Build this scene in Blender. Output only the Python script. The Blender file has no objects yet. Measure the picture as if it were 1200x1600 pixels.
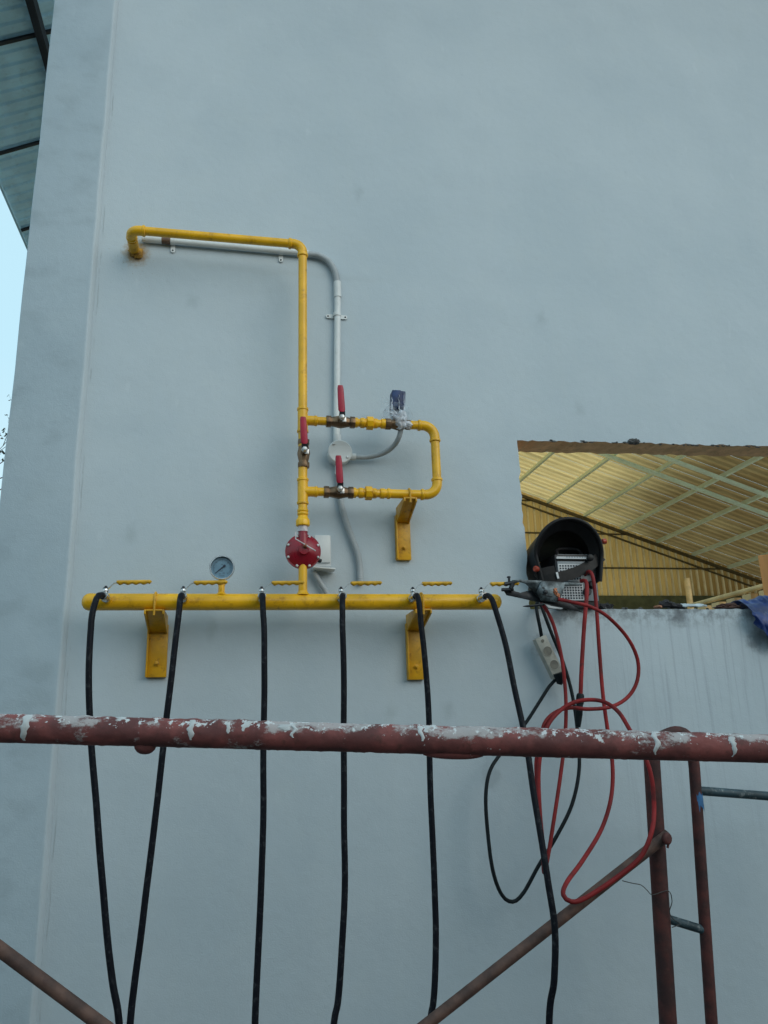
import bpy, bmesh, math, random
from mathutils import Vector, Matrix, noise as mnoise

random.seed(7)
R = math.radians
scene = bpy.context.scene
COL = scene.collection
V = Vector

# ------------------------------------------------------------------ camera
YAW, PITCH, ROLL, FPX = R(11.0), R(15.4), R(1.7), 1200.0
CAM = V((0.0, -2.7, 1.6))
FWD = V((math.sin(YAW) * math.cos(PITCH), math.cos(YAW) * math.cos(PITCH), math.sin(PITCH)))
RGT0 = V((math.cos(YAW), -math.sin(YAW), 0))
UP0 = RGT0.cross(FWD)
UPV = UP0 * math.cos(ROLL) + RGT0 * math.sin(ROLL)
RGT = RGT0 * math.cos(ROLL) - UP0 * math.sin(ROLL)
cd = bpy.data.cameras.new('camera')
cam = bpy.data.objects.new('camera', cd)
COL.objects.link(cam)
cam.matrix_world = Matrix(((RGT.x, UPV.x, -FWD.x, CAM.x), (RGT.y, UPV.y, -FWD.y, CAM.y), (RGT.z, UPV.z, -FWD.z, CAM.z), (0, 0, 0, 1)))
cd.sensor_fit = 'VERTICAL'
cd.sensor_height = 36
cd.sensor_width = 27
cd.lens = 36 * FPX / 1600
cd.clip_start = 0.05
cd.clip_end = 3000
scene.camera = cam

# ------------------------------------------------------------------ light
SUN_DIR = V((0.50, -0.72, 0.46)).normalized()       # towards the sun
w = bpy.data.worlds.new('World')
scene.world = w
w.use_nodes = True
nt = w.node_tree
nt.nodes.clear()
sky = nt.nodes.new('ShaderNodeTexSky')
sky.sky_type = 'NISHITA'
sky.sun_disc = False
sky.sun_elevation = math.asin(SUN_DIR.z)
sky.sun_rotation = math.atan2(SUN_DIR.x, SUN_DIR.y)
sky.dust_density = 3.0
sky.ozone_density = 1.5
mixs = nt.nodes.new('ShaderNodeMix')
mixs.data_type = 'RGBA'
mixs.inputs[0].default_value = 0.86
mixs.inputs[7].default_value = (6.2, 9.5, 10.9, 1)        # even overcast cloud layer
nt.links.new(sky.outputs[0], mixs.inputs[6])
tcw = nt.nodes.new('ShaderNodeTexCoord')
spw = nt.nodes.new('ShaderNodeSeparateXYZ')
nt.links.new(tcw.outputs['Generated'], spw.inputs[0])
mrw = nt.nodes.new('ShaderNodeMapRange')
mrw.inputs[1].default_value = .06
mrw.inputs[2].default_value = .42
nt.links.new(spw.outputs[2], mrw.inputs[0])
hzw = nt.nodes.new('ShaderNodeMix')                      # cloud pales towards the horizon all round
hzw.data_type = 'RGBA'
hzw.inputs[6].default_value = (8.4, 10.2, 10.7, 1)
hzw.inputs[7].default_value = (6.2, 9.5, 10.9, 1)
nt.links.new(mrw.outputs[0], hzw.inputs[0])
nt.links.new(hzw.outputs[2], mixs.inputs[7])
bg = nt.nodes.new('ShaderNodeBackground')
bg.inputs[1].default_value = 0.10
out = nt.nodes.new('ShaderNodeOutputWorld')
nt.links.new(mixs.outputs[2], bg.inputs[0])
nt.links.new(bg.outputs[0], out.inputs[0])
sd = bpy.data.lights.new('sun', 'SUN')
sd.energy = 0.9
sd.angle = R(45)
sd.color = (1.0, 0.91, 0.78)
sun = bpy.data.objects.new('sun', sd)
COL.objects.link(sun)
sun.rotation_euler = SUN_DIR.to_track_quat('Z', 'Y').to_euler()
sun.location = (3, -5, 9)
scene.view_settings.view_transform = 'Standard'
scene.view_settings.look = 'None'
scene.view_settings.gamma = 1
scene.view_settings.use_curve_mapping = False
scene.view_settings.exposure = 0.0


# ------------------------------------------------------------------ measuring helpers
def ray(px, py):
    return FWD + RGT * ((px - 600) / FPX) - UPV * ((py - 800) / FPX)


def at(px, py, Y):
    d = ray(px, py)
    return CAM + d * ((Y - CAM.y) / d.y)


def on_plane(px, py, p0, n):
    d = ray(px, py)
    return CAM + d * ((p0 - CAM).dot(n) / d.dot(n))


# ------------------------------------------------------------------ node materials
class Nodes:
    def __init__(s, name):
        s.m = bpy.data.materials.new(name)
        s.m.use_nodes = True
        s.t = s.m.node_tree
        s.b = s.t.nodes['Principled BSDF']
        s.pos = s.t.nodes.new('ShaderNodeNewGeometry').outputs['Position']

    def put(s, sock, v):
        if isinstance(v, bpy.types.NodeSocket):
            s.t.links.new(v, sock)
        elif isinstance(v, (int, float)):
            sock.default_value = v
        else:
            sock.default_value = tuple(v) + ((1,) if len(v) == 3 and sock.type == 'RGBA' else ())

    def math(s, op, a, b=0.0, c=0.0, clamp=False):
        n = s.t.nodes.new('ShaderNodeMath')
        n.operation = op
        n.use_clamp = clamp
        s.put(n.inputs[0], a); s.put(n.inputs[1], b); s.put(n.inputs[2], c)
        return n.outputs[0]

    def vmul(s, v, k):
        n = s.t.nodes.new('ShaderNodeVectorMath')
        n.operation = 'MULTIPLY'
        s.put(n.inputs[0], v); s.put(n.inputs[1], k)
        return n.outputs[0]

    def dist(s, v, p):
        n = s.t.nodes.new('ShaderNodeVectorMath')
        n.operation = 'DISTANCE'
        s.put(n.inputs[0], v); s.put(n.inputs[1], p)
        return n.outputs['Value']

    def sep(s, v):
        n = s.t.nodes.new('ShaderNodeSeparateXYZ')
        s.put(n.inputs[0], v)
        return n.outputs

    def noise(s, scale, detail=4, vec=None, rough=0.55):
        n = s.t.nodes.new('ShaderNodeTexNoise')
        s.put(n.inputs['Vector'], s.pos if vec is None else vec)
        n.inputs['Scale'].default_value = scale
        n.inputs['Detail'].default_value = detail
        n.inputs['Roughness'].default_value = rough
        return n.outputs[0]

    def step(s, v, lo, hi):
        n = s.t.nodes.new('ShaderNodeMapRange')
        n.interpolation_type = 'SMOOTHSTEP'
        s.put(n.inputs[0], v); s.put(n.inputs[1], lo); s.put(n.inputs[2], hi)
        return n.outputs[0]

    def mix(s, f, a, b):
        n = s.t.nodes.new('ShaderNodeMix')
        n.data_type = 'RGBA'
        s.put(n.inputs[0], f); s.put(n.inputs[6], a); s.put(n.inputs[7], b)
        return n.outputs[2]

    def mul(s, a, b):
        return s.math('MULTIPLY', a, b)

    def bump(s, h, strength=0.3, dist=0.01):
        n = s.t.nodes.new('ShaderNodeBump')
        n.inputs['Strength'].default_value = strength
        n.inputs['Distance'].default_value = dist
        s.put(n.inputs['Height'], h)
        s.t.links.new(n.outputs[0], s.b.inputs['Normal'])

    def fin(s, col, rough=0.6, metal=0.0, **kw):
        s.put(s.b.inputs['Base Color'], col)
        s.put(s.b.inputs['Roughness'], rough)
        s.put(s.b.inputs['Metallic'], metal)
        for k, v in kw.items():
            s.put(s.b.inputs[k.replace('_', ' ')], v)
        return s.m


def worn(name, c, rough=0.5, metal=0.0, dark=0.65, scale=14, bump=0.15, dirt=None, dirt_amt=0.25, bscale=90):
    n = Nodes(name)
    a = n.mix(n.step(n.noise(scale, 6), .35, .7), [x * dark for x in c], c)
    if dirt:
        a = n.mix(n.mul(n.step(n.noise(scale * 2.3, 8, rough=.7), .52, .68), dirt_amt), a, dirt)
    n.bump(n.noise(bscale, 3), bump, .002)
    r = n.math('ADD', n.mul(n.noise(scale * 1.7, 4), .3), rough - .15)
    return n.fin(a, r, metal)


# positions on the wall used by stains
HOLE = at(213, 394, 0)
SILL_Z = at(830, 952, 0).z
OPEN_X0 = at(808, 690, 0).x
OPEN_Z1 = at(808, 688, 0).z
OPEN_X1 = OPEN_X0 + 1.55
SEAM_X = at(120, 800, 0).x
WALL_L = at(40, 420, 0).x
WALL_T = 0.13


def wall_material():
    n = Nodes('white_plaster_paint')
    x, y, z = n.sep(n.pos)
    c = n.mix(n.step(n.noise(1.3, 5), .3, .7), (.445, .518, .570), (.505, .572, .620))
    c = n.mix(n.mul(n.step(n.noise(9, 6), .45, .75), .22), c, (.50, .56, .58))
    c = n.mix(n.mul(n.step(n.noise(140, 2), .62, .75), .12), c, (.36, .40, .42))          # pores and specks
    c = n.mix(n.mul(n.step(n.noise(2.7, 7, rough=.62), .48, .72), .26), c, (.385, .45, .505))   # uneven coats
    c = n.mix(n.mul(n.step(n.noise(60, 3), .60, .72), .16), c, (.33, .39, .44))
    c = n.mix(n.mul(n.step(n.noise(18, 4, n.vmul(n.pos, (1, 1, .35))), .66, .74), .20), c, (.62, .68, .73))   # thicker dabs of paint
    sc = n.mul(n.step(n.noise(1, 6, n.vmul(n.pos, (3, 1, 55)), .7), .66, .72), n.step(n.noise(1.9, 3), .55, .68))
    c = n.mix(n.mul(sc, .30), c, (.25, .29, .32))                                                # scuffs
    for q in ((845, 498), (610, 1112), (205, 835), (905, 640), (560, 300), (300, 470), (700, 1110), (330, 985)):
        p = at(q[0], q[1], 0)
        d = n.math('ADD', n.dist(n.vmul(n.pos, (1, 1, .7)), V((p.x, p.y, p.z * .7))), n.mul(n.math('SUBTRACT', n.noise(28, 6), .5), .06))
        c = n.mix(n.mul(n.math('SUBTRACT', 1, n.step(d, .0, .035)), .28), c, (.26, .31, .33))
    # trowel / roller strokes running upright
    c = n.mix(n.mul(n.step(n.noise(1, 4, n.vmul(n.pos, (16, 1, .9))), .5, .75), .14), c, (.48, .54, .56))
    # rain streaks under the sill of the opening
    st = n.step(n.noise(1, 5, n.vmul(n.pos, (42, 1, 1.1)), .7), .50, .64)
    m = n.mul(n.step(x, OPEN_X0 - .05, OPEN_X0 + .35), n.mul(n.step(z, SILL_Z - 1.2, SILL_Z - .15), n.math('SUBTRACT', 1, n.step(z, SILL_Z, SILL_Z + .02))))
    c = n.mix(n.mul(n.mul(st, m), .42), c, (.28, .32, .37))
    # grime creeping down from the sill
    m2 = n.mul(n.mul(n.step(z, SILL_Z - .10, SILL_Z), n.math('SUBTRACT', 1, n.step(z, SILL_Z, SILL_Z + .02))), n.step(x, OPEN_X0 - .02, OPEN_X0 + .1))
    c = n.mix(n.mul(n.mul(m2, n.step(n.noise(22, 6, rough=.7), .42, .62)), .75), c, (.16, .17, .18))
    # soot with painted shade below the tarp, painted shadow beside the socket strip
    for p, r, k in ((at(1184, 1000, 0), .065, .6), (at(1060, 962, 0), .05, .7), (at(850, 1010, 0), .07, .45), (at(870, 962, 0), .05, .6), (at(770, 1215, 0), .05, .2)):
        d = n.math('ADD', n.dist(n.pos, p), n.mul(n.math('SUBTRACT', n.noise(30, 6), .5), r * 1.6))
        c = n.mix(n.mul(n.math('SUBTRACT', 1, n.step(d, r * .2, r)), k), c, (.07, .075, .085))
    # yellow overspray and rust where the pipe leaves the wall
    d = n.math('ADD', n.dist(n.vmul(n.pos, (1, 1, .8)), HOLE * 1 if False else V((HOLE.x, HOLE.y, HOLE.z * .8))), n.mul(n.math('SUBTRACT', n.noise(45, 6, rough=.7), .5), .075))
    c = n.mix(n.mul(n.math('SUBTRACT', 1, n.step(d, .015, .062)), .9), c, (.30, .17, .04))
    d2 = n.math('SUBTRACT', 1, n.step(n.dist(n.pos, HOLE - V((0, 0, .06))), .03, .17))
    c = n.mix(n.mul(n.mul(d2, n.step(n.noise(110, 4), .63, .68)), .5), c, (.22, .15, .07))
    # grey smudges on the corner pilaster, old patch line
    sm = n.mul(n.step(n.noise(5.5, 5, n.vmul(n.pos, (1, 1, 1.6))), .48, .72), n.math('SUBTRACT', 1, n.step(x, SEAM_X - .04, SEAM_X)))
    c = n.mix(n.mul(sm, .38), c, (.31, .36, .39))
    zl = n.math('ADD', z, n.mul(n.noise(3, 3), .05))
    ln = n.math('SUBTRACT', 1, n.step(n.math('ABSOLUTE', n.math('SUBTRACT', zl, at(420, 424, 0).z + .025)), .004, .022))
    lm = n.mul(n.step(x, HOLE.x + .08, HOLE.x + .3), n.math('SUBTRACT', 1, n.step(x, .35, .7)))
    c = n.mix(n.mul(n.mul(ln, lm), .22), c, (.40, .45, .47))
    # hairline cracks along the plaster joint
    xc = n.math('ADD', x, n.mul(n.math('SUBTRACT', n.noise(6, 4), .5), .018))
    cr = n.math('SUBTRACT', 1, n.step(n.math('ABSOLUTE', n.math('SUBTRACT', xc, SEAM_X + .012)), .0007, .0030))
    cm = n.step(n.noise(4.5, 5, n.vmul(n.pos, (.2, .2, 1))), .50, .60)
    c = n.mix(n.mul(n.mul(cr, cm), .42), c, (.22, .25, .26))
    h = n.math('ADD', n.mul(n.noise(220, 3), .25), n.math('ADD', n.mul(n.noise(26, 5), .5), n.mul(n.noise(4, 3), 1.2)))
    n.bump(h, .45, .006)
    return n.fin(c, .78)


def rust_tube_material(name, base, dark, splat=.56, seed=0.0):
    n = Nodes(name)
    v = n.t.nodes.new('ShaderNodeVectorMath')
    v.operation = 'ADD'
    n.put(v.inputs[0], n.pos); v.inputs[1].default_value = (seed, seed * 2, 0)
    p = v.outputs[0]
    c = n.mix(n.step(n.noise(18, 6, p), .35, .68), dark, base)
    c = n.mix(n.mul(n.step(n.noise(60, 5, p, .7), .55, .7), .6), c, (.07, .03, .025))
    # dried plaster and paint that fell on the upper side
    g = n.t.nodes.new('ShaderNodeNewGeometry')
    nz = n.sep(g.outputs['Normal'])[2]
    top = n.step(nz, -.25, .75)
    sp = n.step(n.math('ADD', n.noise(13, 9, n.vmul(p, (.8, 1, 1.4)), .74), n.mul(top, .13)), splat, splat + .09)
    c = n.mix(n.mul(sp, .75), c, (.48, .46, .46))
    sp2 = n.step(n.math('ADD', n.noise(70, 5, p, .72), n.mul(top, .14)), splat + .09, splat + .13)
    c = n.mix(n.mul(sp2, .9), c, (.66, .68, .69))
    n.bump(n.math('ADD', n.noise(60, 5, p), n.mul(sp, .6)), .45, .003)
    return n.fin(c, .72)


M = {}
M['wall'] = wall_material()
M['raw'] = worn('raw_mortar', (.88, .55, .33), .9, dark=.75, scale=16, bump=.4, dirt=(.25, .15, .10), dirt_amt=.5)
M['rawdark'] = worn('old_cement_crumbs', (.10, .10, .10), .9, scale=30, bump=.8)
M['yellow'] = worn('yellow_gas_paint', (.93, .49, .008), .32, dark=.80, scale=11, bump=.25, dirt=(.34, .14, .008), dirt_amt=.55)
M['yellowdirty'] = worn('yellow_bracket_paint', (.74, .375, .006), .45, dark=.72, scale=16, bump=.25, dirt=(.20, .08, .01), dirt_amt=.6)
M['grip'] = worn('yellow_vinyl_grip', (.80, .43, .012), .45, scale=30, bump=.05)
M['brass'] = worn('tarnished_brass', (.27, .17, .10), .42, .75, dark=.55, scale=30, bump=.2)
M['redgrip'] = worn('red_vinyl_handle', (.46, .012, .045), .38, dark=.8, scale=30, bump=.05)
M['regred'] = worn('red_regulator_enamel', (.30, .006, .020), .3, dark=.72, scale=18, bump=.08)
M['chrome'] = worn('chromed_steel', (.62, .63, .64), .24, 1.0, dark=.7, scale=60, bump=.05)
M['white_metal'] = worn('zinc_plated', (.72, .72, .72), .35, .6, scale=60, bump=.05)
M['hose'] = worn('black_rubber', (.006, .007, .012), .55, dark=.8, scale=25, bump=.15, dirt=(.06, .065, .07), dirt_amt=.55)
M['hose'].node_tree.nodes['Principled BSDF'].inputs['Specular IOR Level'].default_value = .14
M['pvc'] = worn('white_pvc', (.70, .73, .74), .42, dark=.9, scale=8, bump=.05, dirt=(.45, .47, .47), dirt_amt=.25)
M['flex'] = worn('grey_flexible_conduit', (.40, .44, .47), .5, dark=.85, scale=10, bump=.05)
M['tape'] = worn('brown_tape', (.18, .10, .06), .6, scale=40)
M['filler'] = worn('yellow_brown_filler', (.50, .26, .03), .8, dark=.35, scale=40, bump=.8, dirt=(.12, .06, .02), dirt_amt=.7)
M['blue'] = worn('blue_plastic_coil', (.003, .030, .13), .5, dark=.55, scale=40, bump=.05)
M['ptfe'] = worn('white_thread_tape', (.72, .66, .68), .6, scale=60)
M['dial'] = worn('gauge_dial_face', (.15, .27, .37), .3, dark=.85, scale=40, bump=.0)
M['ink'] = worn('dark_ink', (.01, .02, .05), .5, scale=40, bump=0)
M['inkgrey'] = worn('grey_ink', (.10, .17, .24), .5, scale=40, bump=0)
M['rail'] = rust_tube_material('red_oxide_rail', (.245, .066, .060), (.115, .034, .033), .59)
M['post'] = rust_tube_material('red_oxide_frame', (.105, .024, .020), (.036, .012, .012), .74, 3.1)
M['brace'] = rust_tube_material('weathered_brace', (.14, .074, .056), (.065, .036, .030), .80, 5.7)
M['teal'] = worn('dark_teal_paint', (.03, .065, .085), .6, dark=.5, scale=20, bump=.2, dirt=(.28, .30, .30), dirt_amt=.7)
M['bluepaint'] = worn('blue_paint_mark', (.04, .16, .36), .6, scale=30)
M['plaster'] = worn('dried_white_plaster', (.58, .59, .60), .8, dark=.8, scale=40, bump=.5)
M['helmet'] = worn('black_helmet_plastic', (.007, .007, .009), .5, dark=.7, scale=12, bump=.08, dirt=(.03, .03, .03), dirt_amt=.3)
M['knob'] = worn('red_knob_plastic', (.42, .05, .02), .4, scale=30, bump=.05)
M['machine'] = worn('grey_machine_paint', (.24, .27, .30), .45, dark=.85, scale=14, bump=.05, dirt=(.10, .10, .11), dirt_amt=.3)
M['machinedark'] = worn('dark_machine_case', (.045, .04, .045), .5, scale=14, bump=.08)
M['label'] = worn('white_label', (.66, .68, .70), .5, dark=.9, scale=30, bump=0)
M['clamp'] = worn('sooty_steel', (.15, .19, .215), .42, .8, dark=.16, scale=22, bump=.3, dirt=(.02, .02, .02), dirt_amt=.95)
M['clampdark'] = worn('burnt_steel', (.035, .038, .045), .5, .5, dark=.5, scale=30, bump=.3)
M['copper'] = worn('copper_contact', (.45, .17, .09), .45, .7, dark=.5, scale=50, bump=.3)
M['redcable'] = worn('red_welding_cable', (.32, .024, .026), .6, dark=.55, scale=9, bump=.2, dirt=(.07, .02, .02), dirt_amt=.7)
M['blackcable'] = worn('black_power_cord', (.009, .014, .018), .55, scale=20, bump=.1)
M['redcable'].node_tree.nodes['Principled BSDF'].inputs['Specular IOR Level'].default_value = .25
M['blackcable'].node_tree.nodes['Principled BSDF'].inputs['Specular IOR Level'].default_value = .2
M['helmet'].node_tree.nodes['Principled BSDF'].inputs['Specular IOR Level'].default_value = .28
M['strip'] = worn('dirty_white_plastic', (.46, .45, .40), .5, dark=.75, scale=16, bump=.1, dirt=(.16, .14, .11), dirt_amt=.5)
M['socket'] = worn('socket_recess', (.20, .19, .16), .6, scale=30, bump=.1)
M['tarp'] = worn('blue_tarpaulin', (.006, .038, .21), .45, dark=.4, scale=14, bump=.4, dirt=(.22, .28, .40), dirt_amt=.35)
M['rag'] = worn('dirty_dark_cloth', (.030, .028, .032), .9, dark=.5, scale=30, bump=.5)
M['ragbrown'] = worn('brown_cloth', (.10, .045, .035), .9, dark=.5, scale=30, bump=.5)
M['orange'] = worn('orange_cloth', (.45, .20, .11), .9, dark=.6, scale=30, bump=.5)
M['paper'] = worn('pale_sheet', (.55, .62, .66), .5, scale=30, bump=.1)
M['sheet'] = worn('cream_roof_sheet', (.66, .45, .17), .42, dark=.86, scale=1.5, bump=.0, dirt=(.34, .23, .09), dirt_amt=.35)
M['gable'] = worn('ochre_wall_sheet', (.72, .47, .15), .40, dark=.80, scale=1.8, bump=.0, dirt=(.30, .18, .06), dirt_amt=.45)
M['steel'] = worn('pale_green_steel', (.80, .94, .84), .5, dark=.9, scale=3, bump=.05)
M['girt'] = worn('dark_girt_steel', (.10, .075, .03), .6, scale=3, bump=.05)
M['masonry'] = worn('shade_building_olive', (.12, .13, .065), .85, dark=.6, scale=3, bump=.2)
M['yrail'] = worn('cream_rail_paint', (.72, .50, .22), .5, scale=6, bump=.05)
M['ground'] = worn('dusty_concrete', (.12, .116, .11), .9, dark=.75, scale=1.2, bump=.5, dirt=(.2, .18, .15), dirt_amt=.5)
M['floor'] = worn('pale_bounce_floor', (.62, .52, .38), .8, dark=.85, scale=1.0, bump=.3, dirt=(.4, .33, .25), dirt_amt=.4)  # unseen floor, made pale to bounce light onto roof and gable
M['canopy'] = worn('weathered_grey_sheet', (.50, .80, .98), .55, dark=.8, scale=5, bump=.1, dirt=(.26, .42, .52), dirt_amt=.4)
M['canopydark'] = worn('dark_purlin', (.016, .022, .032), .7, scale=4, bump=.1)
M['bark'] = worn('grey_bark', (.06, .055, .05), .9, dark=.6, scale=20, bump=.5)
M['leaf'] = worn('dull_leaf', (.05, .08, .05), .7, dark=.6, scale=20, bump=0)
M['wire'] = worn('dark_wire', (.05, .05, .05), .6, .3, scale=20, bump=0)

def translucent(name, c, t, w, vec, slope=.25, lo=3.6, hi=10.5):
    """corrugated plastic, its warm tint painted in for lamp light: part of the daylight passes through; shade_falloff stands in for light fading across the hall"""
    n = Nodes(name)
    x = n.sep(n.pos)[0]
    g = n.math('ADD', n.step(n.math('SUBTRACT', x, n.mul(n.sep(n.pos)[1], slope)), lo, hi), n.mul(n.math('SUBTRACT', n.noise(.5, 5), .5), .9))
    shade_falloff = n.step(g, .1, 1.0)  # fading light across the hall, painted into the sheet colour with blotchy noise
    fine = n.step(n.noise(1.6, 6, n.vmul(n.pos, vec), .65), .42, .75)
    col = n.mix(n.mul(shade_falloff, .8), c, [q * k for q, k in zip(c, (.46, .42, .40))])
    col = n.mix(n.mul(fine, .4), col, [q * .45 for q in c])
    n.fin(col, .5)
    tr = n.t.nodes.new('ShaderNodeBsdfTranslucent')
    tc = n.mix(shade_falloff, t, [q * k for q, k in zip(t, (.20, .17, .15))])
    tc = n.mix(n.mul(fine, .5), tc, [q * .35 for q in t])
    n.put(tr.inputs[0], tc)
    mx = n.t.nodes.new('ShaderNodeMixShader')
    mx.inputs[0].default_value = w
    n.t.links.new(n.b.outputs[0], mx.inputs[1])
    n.t.links.new(tr.outputs[0], mx.inputs[2])
    n.t.links.new(mx.outputs[0], n.t.nodes['Material Output'].inputs[0])
    return n.m


M['sheet'] = translucent('warm_lit_roof_sheet', (.82, .56, .27), (1.0, .69, .29), .72, (.35, 2.5, .35))  # warm tint and translucence stand in for lamp light in the hall
M['gable'] = translucent('warm_lit_wall_sheet', (.62, .37, .13), (1.0, .58, .17), .48, (2.5, 1, .3), 0, 9, 20)
M['cover'] = worn('lit_rib_strip', (.95, .82, .54), .45, dark=.8, scale=2, bump=.0, dirt=(.5, .36, .18), dirt_amt=.4)  # pale strips painted in for light caught on the gable ribs

fm = bpy.data.materials.new('clear_plastic_film')
fm.use_nodes = True
ft = fm.node_tree
fb = ft.nodes['Principled BSDF']
fb.inputs['Base Color'].default_value = (.80, .84, .88, 1)
fb.inputs['Roughness'].default_value = .18
ftr = ft.nodes.new('ShaderNodeBsdfTransparent')
ftr.inputs[0].default_value = (.96, .97, .98, 1)
fmx = ft.nodes.new('ShaderNodeMixShader')
fn_ = ft.nodes.new('ShaderNodeTexNoise')
fn_.inputs['Scale'].default_value = 38
fn_.inputs['Detail'].default_value = 5
fr = ft.nodes.new('ShaderNodeMapRange')
fr.inputs[1].default_value = .35; fr.inputs[2].default_value = .75
fr.inputs[3].default_value = .0; fr.inputs[4].default_value = .24
fg = ft.nodes.new('ShaderNodeNewGeometry')
ft.links.new(fg.outputs['Position'], fn_.inputs['Vector'])
ft.links.new(fn_.outputs[0], fr.inputs[0])
ft.links.new(fr.outputs[0], fmx.inputs[0])
ft.links.new(ftr.outputs[0], fmx.inputs[1])
ft.links.new(fb.outputs[0], fmx.inputs[2])
ft.links.new(fmx.outputs[0], ft.nodes['Material Output'].inputs[0])
M['film'] = fm
wm = fm.copy()
wm.name = 'crumpled_plastic_film'
wm.node_tree.nodes['Map Range'].inputs[3].default_value = .35
wm.node_tree.nodes['Map Range'].inputs[4].default_value = .95
wm.node_tree.nodes['Principled BSDF'].inputs['Base Color'].default_value = (.82, .85, .92, 1)
M['wad'] = wm


# ------------------------------------------------------------------ mesh builder
def frame_for(d):
    d = d.normalized()
    a = V((0, 0, 1)) if abs(d.z) < .9 else V((1, 0, 0))
    u = d.cross(a).normalized()
    return u, d.cross(u).normalized()


def spline(pts, step=.02, closed=False):
    """Catmull-Rom through the points, resampled."""
    P = [V(p) for p in pts]
    res = []
    for i in range(len(P) - 1):
        p0 = P[i - 1] if i > 0 else P[0] * 2 - P[1]
        p1, p2 = P[i], P[i + 1]
        p3 = P[i + 2] if i + 2 < len(P) else P[-1] * 2 - P[-2]
        n = max(2, int((p2 - p1).length / step))
        for k in range(n):
            t = k / n
            res.append(.5 * ((2 * p1) + (p2 - p0) * t + (2 * p0 - 5 * p1 + 4 * p2 - p3) * t * t + (3 * p1 - p0 - 3 * p2 + p3) * t ** 3))
    res.append(P[-1])
    return res


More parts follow.
